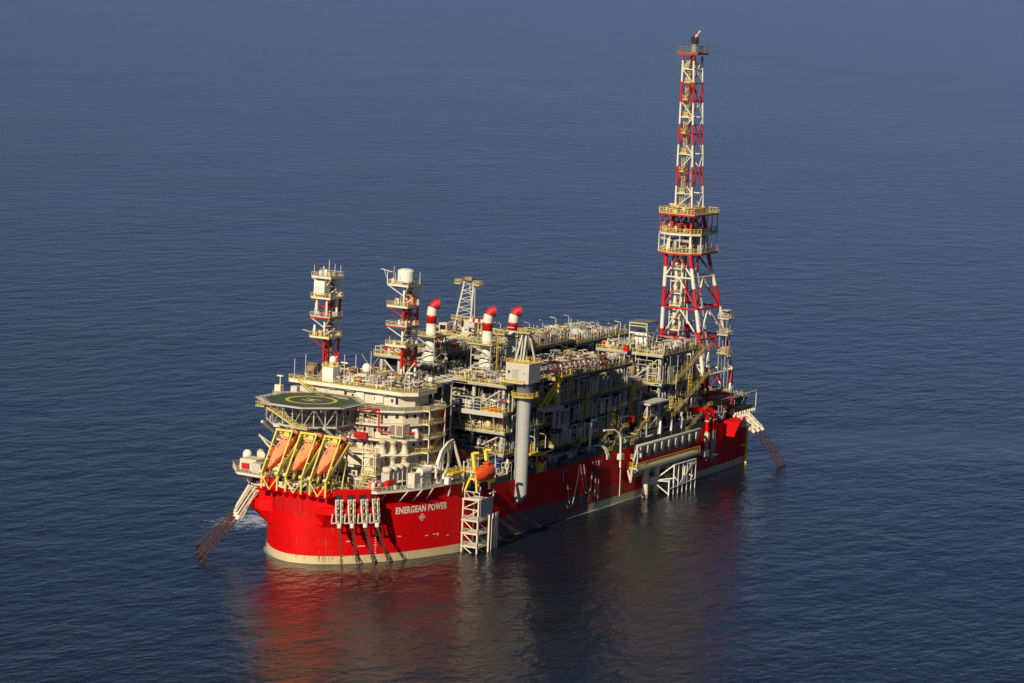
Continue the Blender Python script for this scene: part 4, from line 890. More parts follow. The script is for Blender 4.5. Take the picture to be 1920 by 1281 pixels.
# ------------------------------------------------------------------ accommodation block
def tier(x, k=0.0):
    return [(14 - k, 19 + k), (13 - k, 8), (13 - k, -4), (14.5 - k, -9 - k * .6), (17.5 - k * .8, -13.5 - k * .8), (21.5, -15.8 - k), (31.5 + k * .3, -15.8 - k), (31.5 + k * .3, 19 + k)]
def accommodation():
    r = empty('accommodation_block', 'cream painted multi deck accommodation block with white deck edges behind the helideck', 'accommodation')
    zs = [16.6, 21.4, 25.0, 28.5, 32.1, 35.5]
    for i, (a, c) in enumerate(zip(zs[:-1], zs[1:])):
        b = MB(); b.prism(tier(0, 0), a, c - .25, 'cream'); w_ = b.build('wall', r)
        q = MB(); k = 1.1 + (.9 if i in (0, 2) else .2); P = tier(0, k); q.prism(P, c - .3, c, 'deckgrey', 'white'); q.build('deck_slab', r)
        if i < 4 or True:
            q = MB(); q.rail([(x, y, c) for x, y in P], 'cream' if i != 1 else 'railyellow', closed=True, sp=1.8, t=.06); q.build('railing', r)
        # windows and doors on each facet
        T = tier(0, 0); zc = (a + c) / 2 + .2
        for (p0, p1) in zip(T[:6], T[1:7]):
            L = math.hypot(p1[0] - p0[0], p1[1] - p0[1]); nx, ny = -(p1[1] - p0[1]) / L, (p1[0] - p0[0]) / L
            if nx > 0.05: nx, ny = -nx, -ny
            if abs(nx) < .05: ny = -1
            n_ = int(L // 2.2)
            for k_ in range(n_):
                t = (k_ + .5) / n_; cx, cy = lerp(p0[0], p1[0], t), lerp(p0[1], p1[1], t); ux, uy = (p1[0] - p0[0]) / L, (p1[1] - p0[1]) / L
                door = (k_ * 7 + i * 3) % 5 == 0; hw, hh, zz = (.42, 1.0, a + 1.15) if door else (.40, .44, zc)
                def quad(hw, hh, off, m, bb_):
                    bb_.add([(cx + s_ * ux * hw + nx * off, cy + s_ * uy * hw + ny * off, zz + h_ * hh) for s_, h_ in ((-1, -1), (1, -1), (1, 1), (-1, 1))], [(0, 1, 2, 3)], m)
                q = MB(); quad(hw + .1, hh + .1, .05, 'white', q); quad(hw, hh, .08, 'glass' if not door else 'lgrey', q); q.build('door' if door else 'window', w_)
    # bridge tier with its long white fascia
    b = MB(); U = [(22, 20), (22, -9.5), (25, -12.5), (31.4, -12.5), (31.4, 20)]; b.prism(U, 35.5, 38.6, 'cream'); w_ = b.build('wall', r)
    for k, (y, ww, hh, m) in enumerate(((6.2, .5, 1.0, 'glass'), (4.0, .4, .5, 'glass'), (1.6, 1.1, 1.1, 'white'), (-2.6, .4, .5, 'glass'), (-4.0, 1.2, .9, 'white'), (-7.6, .4, .5, 'glass'), (-9.0, .5, 1.0, 'glass'), (12, .5, 1.0, 'lgrey'), (15.5, .6, .6, 'glass'))):
        q = MB(); q.bb(21.94 - (.5 if m == 'white' else 0), 22, y - ww, y + ww, 36.9 - hh, 36.9 + hh, m if m != 'glass' else 'white'); 
        if m == 'glass': q.bb(21.9, 21.945, y - ww * .8, y + ww * .8, 36.9 - hh * .85, 36.9 + hh * .85, 'glass')
        q.build('door' if hh > .9 else 'window', w_)
    for y in (10, 4.6, -5.2): q = MB(); q.bb(21.2, 22, y - 1.2, y + 1.2, 38.0, 38.1, 'lgrey'); q.tube((21.4, y, 38.1), (21.4, y, 38.5), .35, 'grey', 8); q.build('lamp_bracket', w_)
    b = MB(); V = [(20.6, 22.5), (20.6, -11), (23.5, -14.2), (32.5, -14.2), (32.5, -9.9), (42, -9.9), (42, 22.5)]; b.prism(V, 38.5, 39.3, 'deckgrey', 'white'); b.build('top_deck', r)
    b = MB(); b.bb(31.6, 41, 2, 18, 16.6, 38.4, 'grey'); b.build('rear_block', r)
    b = MB(); b.bb(33.4, 33.6, -9, 2, 16, 38.4, 'dark'); b.build('rear_wall', r)
    b = MB(); b.rail([(x, y, 39.3) for x, y in V], 'railyellow', closed=True, sp=1.5); b.build('railing', r)
    b = MB(); b.stair((20.3, 19.5, 39.3), (20.3, 12.8, 35.6), .9, 'railyellow', (1, 0, 0)); b.build('stair', r)
    b = MB(); b.bb(22.3, 25.3, 10.4, 13.6, 39.3, 43.0, 'dome'); b.rail([(22.4, 13.5, 43), (22.4, 10.5, 43), (25.2, 10.5, 43), (25.2, 13.5, 43)], 'railyellow', closed=True, sp=1.0); b.build('roof_cabin', r)
    # stair tower climbing the starboard corner
    b = MB(); z = 17.5; s_ = 1
    for z0, z1 in zip(zs[:-1], zs[1:]):
        xa, xb = (22.8, 27.6) if s_ > 0 else (27.6, 22.8); b.stair((xa, -18.2, max(z0, 18)), (xb, -18.2, z1), 1.0, 'railyellow', (0, 1, 0)); b.bb(21.4, 29.2, -19.0, -17.2, z1 - .15, z1, 'white'); b.rail([(21.4, -17.2, z1), (21.4, -19.0, z1), (29.2, -19.0, z1)], 'railyellow', sp=1.1); s_ = -s_
    for x in (21.6, 29): b.beam((x, -18.9, 17.6), (x, -18.9, 36.6), .22, 'white')
    b.build('stair_tower', r)
    b = MB(); b.bb(14.8, 17.9, -15.4, -11.2, 29.4, 32.5, 'cream'); b.build('intake_housing', r)
    for y0, y1 in ((-15.2, -13.5), (-13.1, -11.4)): q = MB(); q.bb(14.72, 14.8, y0, y1, 29.7, 32.2, 'louvre'); q.build('louvre', r)
    q = MB(); q.sweep([(18.6, -16.0, 30.6), (18.6, -16.9, 31.0), (18.7, -17.2, 30.0), (18.7, -17.2, 29.0)], .5, 'boatorange' if 0 else 'cream', 10); q.build('vent_duct', r)
    for z0, z1 in ((25.2, 28.3), (21.6, 24.6)):
        for k, (x, y) in enumerate(((12.3, -11.2), (13.8, -13.4), (16.0, -15.4))): q = MB(); q.lathe((x, y, z0), [(1.0, 0), (1.0, .5), (.68, .6), (.68, z1 - z0 - .5), (.95, z1 - z0 - .4), (.95, z1 - z0 + .3)], 'cream', 14); q.build('vent_duct', r)
        q = MB(); q.prism([(10.8, -10), (12.2, -13.4), (15.6, -16.8), (19, -17.4), (19, -14), (14, -9)], z0 - .35, z0 - .05, 'white'); q.build('vent_platform', r)
    q = MB(); P = [(9.3, -5.8, 35.9), (13.2, -9.4, 35.9), (13.2, -9.4, 30.4), (16.6, -14.6, 30.3), (19.5, -17.4, 30.3)]; q.sweep([P[0], P[1]], .26, 'towerred', 8); q.tube(P[1], P[2], .26, 'towerred', 8)
    q.tube((13.0, -9.6, 31.9), (15.6, -14.2, 31.9), .01, 'towerred', 5); q.tube(P[2], P[3], .24, 'towerred', 8); q.tube(P[3], P[4], .24, 'towerred', 8); q.build('fire_main', r)
    for a, c in (((12.9, -3, 34.6), (12.9, -9, 34.6)), ((12.8, -2, 33.9), (12.8, -9, 33.9)), ((12.8, -5.2, 35), (12.8, -5.2, 25)), ((12.8, -6.6, 35), (12.8, -6.6, 22)), ((12.8, -7.7, 34), (12.8, -7.7, 22)), ((13.6, -9.9, 28), (13.6, -9.9, 17))): q = MB(); q.tube(a, c, .11, 'brown', 6); q.build('wall_pipe', r)
    set_origin(r, (28, 0, 16.6)); return r
accommodation()

# ------------------------------------------------------------------ helideck
def helideck():
    r = empty('helideck', 'octagonal dark green helideck with a yellow ring and pale H on a grey truss', 'helideck'); cx, cy, z = 8.2, 7.4, 36.9
    def oc(rad): return [(cx + rad * math.cos(R(22.5 + 45 * k)), cy + rad * math.sin(R(22.5 + 45 * k))) for k in range(8)]
    b = MB(); b.prism(oc(12.5), z - .35, z, 'heligreen', 'lgrey'); dk = b.build('deck', r)
    def ring(ri, ro, m, zz, n=64):
        q = MB(); vs = [(cx + rr * math.cos(2 * math.pi * k / n), cy + rr * math.sin(2 * math.pi * k / n), zz) for rr in (ri, ro) for k in range(n)]
        q.add(vs, [(k, n + k, n + (k + 1) % n, (k + 1) % n) for k in range(n)], m); return q
    ring(5.6, 6.5, 'marking', z + .006).build('landing_ring', dk)
    q = MB(); A = R(90)
    def rect(u0, u1, v0, v1):
        q.add([(cx + u * math.cos(A) - v * math.sin(A), cy + u * math.sin(A) + v * math.cos(A), z + .01) for u, v in ((u0, v0), (u1, v0), (u1, v1), (u0, v1))], [(0, 1, 2, 3)], 'hmark')
    rect(-2.1, 2.1, .85, 1.4); rect(-2.1, 2.1, -1.4, -.85); rect(-.3, .3, -.85, .85); q.build('letter_h', dk)
    q = MB(); O = oc(12.1); I = oc(11.9)
    for k in range(8): q.add([(*O[k], z + .008), (*O[(k + 1) % 8], z + .008), (*I[(k + 1) % 8], z + .008), (*I[k], z + .008)], [(0, 1, 2, 3)], 'hmark')
    for (x, y, l, w_) in ((16.6, 10.4, .35, 2.4), (17.0, 4.8, .5, 4.6), (15.6, 2.9, .3, 3.4)): q.bb(x, x + l, y - w_ / 2, y + w_ / 2, z + .01, z + .05, 'hmark')
    q.build('edge_marking', dk)
    b = MB(); O = oc(12.6); N_ = oc(14.1)       # safety net frame
    for k in range(8):
        a, c = Vector((*O[k], z - .3)), Vector((*O[(k + 1) % 8], z - .3)); e, g = Vector((*N_[k], z - .05)), Vector((*N_[(k + 1) % 8], z - .05))
        b.beam(e, g, .14, 'lgrey')
        for i in range(7): b.beam(a.lerp(c, i / 6), e.lerp(g, i / 6), .14, 'lgrey')
        for j in (.35, .7): b.beam(a.lerp(e, j), c.lerp(g, j), .05, 'brown')
        [b.beam(a.lerp(c, i / 20), e.lerp(g, i / 20), .05, 'lgrey') for i in range(21)]
    b.build('safety_net', r)
    zb = 31.7; O = oc(11.4)
    for k in range(8):
        p, q_ = Vector((*O[k], 0)), Vector((*O[(k + 1) % 8], 0)); b = MB(); inset = lambda v: Vector((cx + (v.x - cx) * .98, cy + (v.y - cy) * .98, zb))
        a, c = inset(p), inset(q_); b.beam(a, c, .34, 'lgrey', .4); n_ = 3
        for i in range(n_ + 1):
            t = i / n_; tp = p.lerp(q_, t); tp.z = z - .55; bt = a.lerp(c, t); b.tube(tp, bt, .17, 'lgrey', 8)
            if i < n_: t2 = p.lerp(q_, (i + 1) / n_); t2.z = z - .55; b2 = a.lerp(c, (i + 1) / n_); b.tube(tp, b2, .13, 'grey', 6) if i % 2 else b.tube(t2, bt, .13, 'grey', 6)
        b.build('truss', r)
    b = MB()
    for k in range(-3, 4):
        b.beam((cx - 9, cy + k * 2.9, z - .8), (cx + 9, cy + k * 2.9, z - .8), .2, 'grey', .5); b.beam((cx - 9, cy + k * 2.6, zb), (cx + 9, cy + k * 2.6, zb), .2, 'grey', .3)
        if k % 2 == 0: b.beam((cx - 8.5, cy + k * 2.9, z - .8), (cx - 3, cy + k * 2.9, zb), .2, 'grey'); b.beam((cx - 3, cy + k * 2.9, zb), (cx + 2.5, cy + k * 2.9, z - .8), .2, 'grey')
    b.build('floor_beams', r)
    for (x0, y0, x1, y1, z1, rr) in ((-1.4, 15.4, 13, 14.0, 22.5, .42), (-1.6, 10.2, 13, 9.2, 22.5, .42), (-1.4, 4.0, 13, 3.4, 22.5, .42), (0.5, -1.6, 13.6, -7.2, 20.5, .42), (3.4, -2.6, 13, -3.4, 26, .3), (12, -2.6, 13.4, -6.5, 27, .3), (10.2, 0, 13, 4, 26, .26), (9.8, 5, 13, 10, 26, .26)):
        b = MB(); b.tube((x0, y0, zb), (x1, y1, z1), rr, 'lgrey', 10); b.build('strut', r)
    b = MB(); b.stair((-3.0, 13.2, 36.0), (-2.6, 4.6, 31.8), .9, 'railyellow', (1, 0, 0)); b.bb(-4.6, -2.4, 12.8, 15.4, 35.9, 36.05, 'deckgrey'); b.rail([(-2.4, 15.4, 36), (-4.6, 15.4, 36), (-4.6, 12.8, 36)], 'railyellow', sp=.9)
    b.bb(-4.2, -2, 0.2, 4.6, 31.6, 31.75, 'deckgrey'); b.rail([(-4.2, 4.6, 31.75), (-4.2, .2, 31.75), (-2, .2, 31.75)], 'railyellow', sp=.9); b.build('access_stair', r)
    set_origin(r, (cx, cy, zb))
helideck()

# ------------------------------------------------------------------ free fall lifeboats in yellow launching frames
def boat_sections(L, W, H):
    S = []
    for u, w_, kz, tz in ((0, .02, -.25, .45), (.06, .26, -.30, .66), (.16, .52, -.42, .86), (.32, .86, -.52, .98), (.5, 1, -.6, 1.02), (.7, 1, -.6, 1.04), (.86, .95, -.55, 1.1), (.96, .86, -.45, 1.0), (1.0, .74, -.3, .8)):
        w2 = W / 2 * w_; x = L * u
        S.append([(x, -w2 * .12, kz * H), (x, -w2 * .62, kz * H * .7), (x, -w2, .05 * H), (x, -w2, .32 * H), (x, -w2 * .92, .72 * H * tz), (x, -w2 * .58, tz * H), (x, w2 * .58, tz * H), (x, w2 * .92, .72 * H * tz), (x, w2, .32 * H), (x, w2, .05 * H), (x, w2 * .62, kz * H * .7), (x, w2 * .12, kz * H)])
    return S
def lifeboat_proto():
    r = empty('lifeboat', '', 'lifeboat', 'free fall lifeboats on the bow'); L, W, H = 13.0, 3.7, 1.8
    S = boat_sections(L, W, H); b = MB(); n_ = 12
    for i in range(len(S) - 1):
        for k in range(n_):
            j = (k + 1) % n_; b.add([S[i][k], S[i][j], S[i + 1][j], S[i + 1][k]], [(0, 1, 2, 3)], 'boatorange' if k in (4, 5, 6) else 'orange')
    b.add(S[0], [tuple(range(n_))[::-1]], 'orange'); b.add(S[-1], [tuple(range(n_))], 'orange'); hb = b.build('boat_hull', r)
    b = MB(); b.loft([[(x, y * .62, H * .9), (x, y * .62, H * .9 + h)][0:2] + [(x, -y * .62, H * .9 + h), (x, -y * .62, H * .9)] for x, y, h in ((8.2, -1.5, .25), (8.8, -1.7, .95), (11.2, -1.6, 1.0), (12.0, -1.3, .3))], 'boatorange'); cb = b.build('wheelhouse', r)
    q = MB()
    for y in (-.55, .55): q.bb(8.4, 8.5, y - .28, y + .28, H * .9 + .4, H * .9 + .8, 'glass')
    q.bb(9.4, 10.2, -.3, .3, H * .9 + .98, H * .9 + 1.06, 'dark'); q.build('window', cb)
    q = MB(); 
    for x in (6.6, 5.9): q.bb(x, x + .35, .3, .75, H * 1.0, H * 1.0 + .12, 'dark')
    q.build('hatch', r)
    q = MB(); q.beam((1.2, 0, H * .80), (8.0, 0, H * 1.02), .07, 'dark', .1); q.beam((2, .9, H * .72), (8, 1.1, H * .9), .05, 'brown', .08); q.beam((2, -.9, H * .72), (8, -1.1, H * .9), .05, 'brown', .08); q.build('grab_rail', r)
    q = MB(); q.beam((1, -1.05, .35), (12, -1.78, .35), .1, 'orange', .18); q.beam((1, 1.05, .35), (12, 1.78, .35), .1, 'orange', .18); q.build('fender', r)
    return r
LBP = lifeboat_proto()
def davit_proto():
    r = empty('launching_frame', '', 'davit', 'yellow lifeboat launching frames'); Y = 'davityellow'
    for s in (-1, 1):
        y = s * 2.25
        b = MB(); b.tube((-10.6, y, 17.3), (-10.6, y, 21.4), .27, Y, 8); b.build('post', r)
        b = MB(); b.tube((-10.6, y, 21.2), (-4.6, y, 31.0), .22, Y, 8); b.build('front_leg', r)
        b = MB(); b.beam((-10.7, y, 21.0), (-.6, y + s * .1, 29.2), .45, Y, .75); b.tube((-10.7, y - .5, 21.3), (-10.7, y + .5, 21.3), .5, Y, 10); b.build('launch_rail', r)
        b = MB(); b.tube((-6.3, y, 24.2), (-4.6, y, 30.8), .15, Y, 6); b.tube((-4.6, y, 30.8), (-.8, y, 29), .15, Y, 6); b.tube((-.8, y, 29), (-3.5, y, 18), .2, Y, 8); b.tube((-7, y, 24), (-8, y, 18), .18, Y, 8); b.tube((-8, y, 18), (-3, y, 26.5), .15, Y, 8); b.build('rear_leg', r)
        b = MB(); b.tube((-10.6, y, 20.3), (-10.6, 0, 17.2), .15, Y, 6); b.build('brace', r)
    b = MB(); b.beam((-4.6, -2.5, 31.0), (-4.6, 2.5, 31.0), .35, Y, .5); b.beam((-3.4, -2.4, 29.4), (-3.4, 2.4, 29.4), .3, Y, .4)
    b.tube((-4.0, 2.0, 30.2), (-4.0, -1.4, 29.0), .08, Y, 6); b.build('top_beam', r)
    b = MB(); b.bb(-4.4, -3.2, -1.2, .2, 29.5, 30.6, Y); b.tube((-3.9, -2.0, 30.0), (-3.9, -1.3, 30.0), .5, 'dark', 10); b.tube((-3.9, 1.0, 30.3), (-3.9, 1.5, 30.3), .45, Y, 10); b.build('winch', r)
    b = MB(); b.tube((-8, -2.25, 22.6), (-8, 2.25, 22.6), .14, Y, 6); b.tube((-3, -2.25, 26.6), (-3, 2.25, 26.6), .14, Y, 6); b.build('cross_beam', r)
    return r
DVP = davit_proto()
for i, yc in enumerate((6.5, -.5, -7.5)):
    wh = ('leftmost', 'middle', 'rightmost')[i]
    d = DVP if i == 0 else copy_tree(DVP); d.location = (0, yc, 0); d['label'] = wh + ' of the three yellow lifeboat launching frames on the bow'
    l = LBP if i == 0 else copy_tree(LBP); l.location = (-10.4, yc, 22.1); l.rotation_euler = (0, -math.atan2(7.2, 10.4), 0); l['label'] = wh + ' of the three orange lifeboats hanging nose down over the bow'

# ------------------------------------------------------------------ domes, hoods, antennas on the house top
def radome(x, y, z, rad, zp, label):
    r = empty('satellite_dome', label, 'dome', 'white satellite domes'); b = MB(); n = 18
    b.lathe((x, y, z), [(rad * .82, -rad * .95), (rad, -rad * .6), (rad, 0)] + [(rad * math.cos(R(a)), rad * math.sin(R(a))) for a in (20, 40, 60, 78)], 'dome', n); b.build('radome', r)
    b = MB(); b.tube((x, y, zp), (x, y, z - rad * .9), .35, 'white', 8); b.bb(x - .8, x + .8, y - .8, y + .8, zp, zp + .3, 'lgrey'); b.build('pedestal', r); set_origin(r, (x, y, zp))
radome(26.2, 13.0, 44.6, .95, 39.3, 'smaller white satellite dome at the left hand mast above the white cabin')
radome(31.0, 5.9, 42.8, 1.15, 39.3, 'larger white satellite dome standing alone between the two masts')
radome(5.6, 24.2, 21.6, 1.15, 18.9, 'upper white ball dome at the outer end of the port bow platform')
radome(2.6, 23.4, 19.9, .8, 18.9, 'lower white ball dome at the rail of the port bow platform')
radome(37, -9.5, 40.8, .7, 39.3, 'small white dome at the starboard end of the house top')
def hood(x, y, label, lx=3.4, ly=2.6, h=3.4, tall=True):
    r = empty('exhaust_hood', label, 'exhaust hood', 'brown ribbed hoods'); b = MB(); z = 39.3
    b.bb(x, x + lx, y - ly / 2, y + ly / 2, z, z + h * .55, 'brown'); b.bb(x - .02, x, y - .6, y + .1, z + h * .3, z + h * .5, 'dark'); b.build('casing', r)
    b = MB(); rad = h * .55
    for k in range(10):
        a0 = R(-10 + 13 * k); c_, s_ = math.cos(a0), math.sin(a0); cx_, cz_ = x + lx * .55, z + h * .5
        b.beam((cx_ + rad * c_, y - ly * .55, cz_ + rad * s_), (cx_ + rad * c_, y + ly * .55, cz_ + rad * s_), .5, 'brown', .16); b.beam((cx_, y + ly * .5, cz_), (cx_ + rad * 1.05 * c_, y + ly * .5, cz_ + rad * 1.05 * s_), .16, 'louvre')
        b.beam((cx_, y - ly * .5, cz_), (cx_ + rad * 1.05 * c_, y - ly * .5, cz_ + rad * 1.05 * s_), .16, 'louvre')
    b.tube((cx_, y - ly * .45, cz_), (cx_, y + ly * .45, cz_), rad * .9, 'brown', 14)
    b.build('ribbed_cowl', r); set_origin(r, (x, y, z))
hood(25.5, 19.6, 'leftmost brown ribbed exhaust hood on the house top'); hood(25.5, 15.4, 'brown ribbed exhaust hood just left of the white roof cabin', 3.2, 2.4, 3.0); hood(29, 9.4, 'brown ribbed exhaust hood just right of the white roof cabin', 2.4, 2.2, 3.0)
hood(31, -2.8, 'brown ribbed exhaust hood in front of the right hand mast', 3, 2.6, 2.4); hood(30, 1.5, 'low brown ribbed exhaust hood behind the house top rail', 3, 2.6, 2.2)
def f(b):
    rnd = random.Random(77); clutter(b, 22.5, 31, -12, 9.5, 39.3, 41.8, 90, rnd, ['cream', 'white', 'grey', 'lgrey', 'brown', 'cream']); clutter(b, 31, 41, -9, 9.5, 39.3, 42.4, 60, rnd, ['grey', 'lgrey', 'brown', 'dark', 'brown']); clutter(b, 22.5, 41, 10, 20, 39.3, 41.5, 50, rnd, ['cream', 'white', 'grey', 'brown'])
beam_thing('roof_equipment', 'crowd of pale pipes, vents and small frames covering the accommodation top deck', 'roof equipment', f)
for i, (x, y, h) in enumerate(((22.0, 18.5, 6.5), (22, 21.8, 5), (24.4, 8.4, 7.2), (27, 2.2, 8.5), (31, 9.2, 6.5), (23, -6.5, 4.5), (30, -7.5, 5), (24, 4.2, 4.4), (22.8, -2.4, 4.0))):
    def f(b, x=x, y=y, h=h, i=i):
        b.beam((x, y, 39.3), (x, y, 39.3 + h), .11, 'white'); b.bb(x - .2, x + .2, y - .2, y + .2, 39.3, 39.9, 'white')
        if i == 3: b.beam((x, y, 43.5), (x, y + 2.8, 46.8), .06, 'white'); b.beam((x, y, 43.5), (x, y - 2.2, 46.4), .06, 'white')
        if i in (2, 5, 6): b.bb(x - .15, x + .15, y - 1.0, y + 1.0, 39.3 + h * .7, 39.3 + h * .7 + .3, 'white')
    beam_thing('whip_antenna', ['white pole at the port front corner of the house top', 'short white pole at the far port edge of the house top', 'white pole with a crossbar left of the roof cabin', 'tall forked whip antenna between the two masts', 'plain white pole behind the roof cabin', 'white pole with a bar at the front rail, right of centre', 'white pole with a bar near the starboard end of the house top', 'thin white pole right of the roof cabin', 'thin white pole at the front rail of the house top'][i], 'antenna', f, 'poles on the house top')
def f(b):
    b.bb(15.5, 17, 21.6, 23.4, 35.5, 38.2, 'white'); b.beam((16, 22.0, 38), (16, 22.0, 40.5), .2, 'white'); b.bb(15.6, 16.4, 21.2, 22.8, 40.4, 40.7, 'white'); b.bb(15.2, 22, 16.5, 23.6, 35.1, 35.5, 'white'); b.rail([(15.2, 23.6, 35.5), (15.2, 17, 35.5)], 'railyellow', sp=1.1); b.bb(17.5, 19, 18.0, 19.8, 35.5, 38.0, 'cream')
beam_thing('bridge_wing', 'white port bridge wing with a square cabinet left of the helideck', 'bridge wing', f)

# ------------------------------------------------------------------ bow side platforms and what stands on them
def side_deck():
    r = empty('side_platform', 'white edged walkway platform along the starboard shoulder of the bow above the ship name', 'platform'); z = 18.0
    P = [(-.6, -14.5), (0.4, -17.6), (9, -21.6), (13, -22.9), (30, -25.6), (30, -16), (10, -14)]
    b = MB(); b.prism(P, z - .45, z, 'deckgrey', 'white'); b.build('deck', r)
    b = MB(); b.rail([(x, y, z) for x, y in P[:5]], 'cream', sp=1.4); b.build('railing', r)
    for (x, y) in ((3.0, -18.6), (8, -21.6), (12, -23.2), (16, -24.0), (23, -25), (28, -25.7)):
        yy, n1, n2 = hull_y(x + .5); b = MB(); b.tube((x, y, z - .4), (x + .8, yy, 14.6), .16, 'white', 6); b.build('strut', r)
    b = MB(); b.stair((-.8, -13.2, 17.7), (2.4, -13.4, 21.4), .9, 'railyellow', (0, 1, 0)); b.build('stair', r); set_origin(r, (10, -19, z))
side_deck()
def f(b):
    b.bb(5.5, 16, -17.6, -15.4, 19.6, 22.0, 'lgrey')
    for k in range(6): b.beam((5.4 + 2.1 * k, -17.7, 18), (5.4 + 2.1 * k, -17.7, 22.1), .15, 'white')
beam_thing('ventilation_duct', 'long pale grey duct under the four round ventilators on the starboard bow platform', 'duct', f)
for i, x in enumerate((6.2, 9.0, 11.8, 14.6)):
    def f(b, x=x): b.lathe((x, -16.6, 22.0), [(1.0, 0), (1.2, .1), (1.2, 1.2), (1.0, 1.3), (.5, 1.35)], 'cream', 16)
    beam_thing('round_ventilator', ordn[i] + ' from the left of the four round cream ventilators on the grey duct', 'ventilator', f, 'round ventilators on the starboard bow')
def winch():
    r = empty('winch', 'cream cabinet with a white winch drum on the starboard bow platform', 'winch')
    b = MB(); b.bb(11, 13.8, -21.6, -19.6, 18, 21.6, 'cream'); b.build('cabinet', r)
    b = MB(); b.tube((13.9, -21.2, 21.6), (17.8, -21.4, 21.6), 1.0, 'white', 16); b.build('drum', r)
    b = MB(); b.bb(13.9, 18, -22, -20, 18, 20.2, 'lgrey'); b.bb(13.9, 18, -22.05, -22, 18.8, 19.3, 'white'); b.build('base', r)
winch()
beam_thing('red_locker', 'long bright red hose box on the starboard bow platform', 'locker', lambda b: (b.bb(3.8, 7.6, -18.4, -17.2, 18.6, 19.9, 'towerred'), b.tube((4, -17.8, 19.9), (7.4, -17.8, 19.9), .55, 'towerred', 10), b.bb(6.6, 7.4, -18.9, -18.4, 18.1, 19, 'white')))
def f(b):
    rnd = random.Random(9); clutter(b, .5, 4, -16.8, -14.5, 18, 21, 22, rnd, ['cream', 'white', 'orange', 'cream']); clutter(b, 18.5, 22, -22.6, -18, 18, 23, 34, rnd, ['white', 'lgrey', 'cream', 'yellow']); clutter(b, 23, 29.5, -24, -17.5, 18, 21.5, 40, rnd, ['white', 'lgrey', 'grey', 'cream'])
    b.bb(20.6, 22, -25.6, -24.4, 18.1, 19.8, 'dome')
beam_thing('deck_machinery', 'small valves, frames and pipes crowded on the starboard bow platform', 'deck machinery', f)
def provision_crane():
    r = empty('provision_crane', 'white curved boom crane leaning on its rest at the starboard shoulder', 'crane')
    b = MB(); b.loft([[(21.0, -22.4, 19), (22.4, -22.4, 19), (22.4, -21.4, 19), (21.0, -21.4, 19)], [(21.2, -22.2, 23), (22.9, -22.2, 22.6), (22.9, -21.4, 22.6), (21.2, -21.4, 23)], [(23.0, -22.0, 25.8), (24.6, -22.0, 24.9), (24.6, -21.4, 24.9), (23.0, -21.4, 25.8)], [(26.6, -21.7, 27.6), (27.2, -21.7, 26.6), (27.2, -21.2, 26.6), (26.6, -21.2, 27.6)], [(29.5, -21.5, 28.0), (29.7, -21.5, 27.2), (29.7, -21.1, 27.2), (29.5, -21.1, 28.0)]], 'white'); b.build('curved_boom', r)
    b = MB(); b.beam((20.2, -24.2, 19.8), (26.8, -24.8, 19.3), .6, 'dome', .8); b.beam((20.2, -24.2, 20.2), (24, -23.2, 21.2), .5, 'dome'); b.beam((23.4, -24.9, 19.0), (28.6, -24.2, 20.0), .45, 'dome'); b.build('folded_jib', r)
    b = MB(); b.tube((29.2, -21.3, 27.4), (29.6, -19.5, 18), .4, 'grey', 8); b.tube((27.2, -21.3, 26.6), (31, -19.5, 18), .3, 'grey', 8); b.tube((29.6, -21.3, 27.3), (33, -22.6, 18), .4, 'cream', 8); b.build('support_leg', r)
    b = MB(); b.tube((21.7, -21.9, 18), (21.7, -21.9, 19.2), .9, 'white', 12); b.build('base', r)
provision_crane()
def port_deck():
    r = empty('side_platform', 'white railed platform overhanging the port bow on a slanting strut', 'platform'); z = 18.8
    P = [(-5.4, 9), (-4.6, 20.2), (2.5, 26.4), (12, 26.4), (12, 9)]
    b = MB(); b.prism(P, z - .4, z, 'deckgrey', 'white'); b.build('deck', r); b = MB(); b.rail([(x, y, z) for x, y in P[:4]], 'cream', sp=1.3); b.build('railing', r)
    b = MB(); b.tube((-2.5, 22, z - .4), (0, 17, 14.8), .22, 'white', 8); b.tube((-3.5, 18, z - .4), (-1.5, 18.6, 15.8), .18, 'white', 8); b.build('strut', r); set_origin(r, (3, 18, z))
port_deck()
beam_thing('cream_cabinet', 'large cream cabinet on the port bow platform behind the white domes', 'cabinet', lambda b: (b.bb(-.5, 4, 17.4, 22.2, 18.8, 21.6, 'cream'), b.bb(-3.2, -.9, 14.2, 16.8, 18.8, 21.4, 'lgrey'), b.bb(5.0, 9, 13, 18, 18.8, 21.4, 'cream'), b.tube((4.6, 19.4, 22.0), (7.4, 21.4, 22.0), 1.0, 'white', 12)))
beam_thing('red_box', 'small red box by the rail of the port bow platform', 'box', lambda b: b.bb(-1.2, -.2, 19.3, 21.2, 18.9, 20.6, 'towerred'))
def f(b):
    b.tube((8.4, 17.6, 18.8), (8.4, 17.6, 22), .4, 'yellow', 8); b.tube((8.4, 17.6, 22), (5.2, 20.6, 27), .38, 'white', 8, .25); b.tube((5.2, 20.6, 27), (9, 16.4, 23), .14, 'white', 6); b.bb(8, 12, 12.5, 17.2, 22, 23.2, 'yellow')
beam_thing('small_crane', 'small white boom crane on a yellow base on the port bow', 'crane', f)
beam_thing('rescue_boat', 'orange rescue boat stowed on the port bow behind the cream cabinet', 'boat', lambda b: (b.loft([[(x, 17.0 + y, 22.4 + z) for y, z in ((-.2 * w_, -.6), (-w_, 0), (-w_ * .8, .9 * h), (w_ * .8, .9 * h), (w_, 0), (.2 * w_, -.6))] for x, w_, h in ((5, .3, .6), (6.2, 1.1, 1), (8.5, 1.2, 1.4), (9.6, 1, 1))], 'orange'), b.bb(7, 8, 16, 18, 23, 23.9, 'orange')))
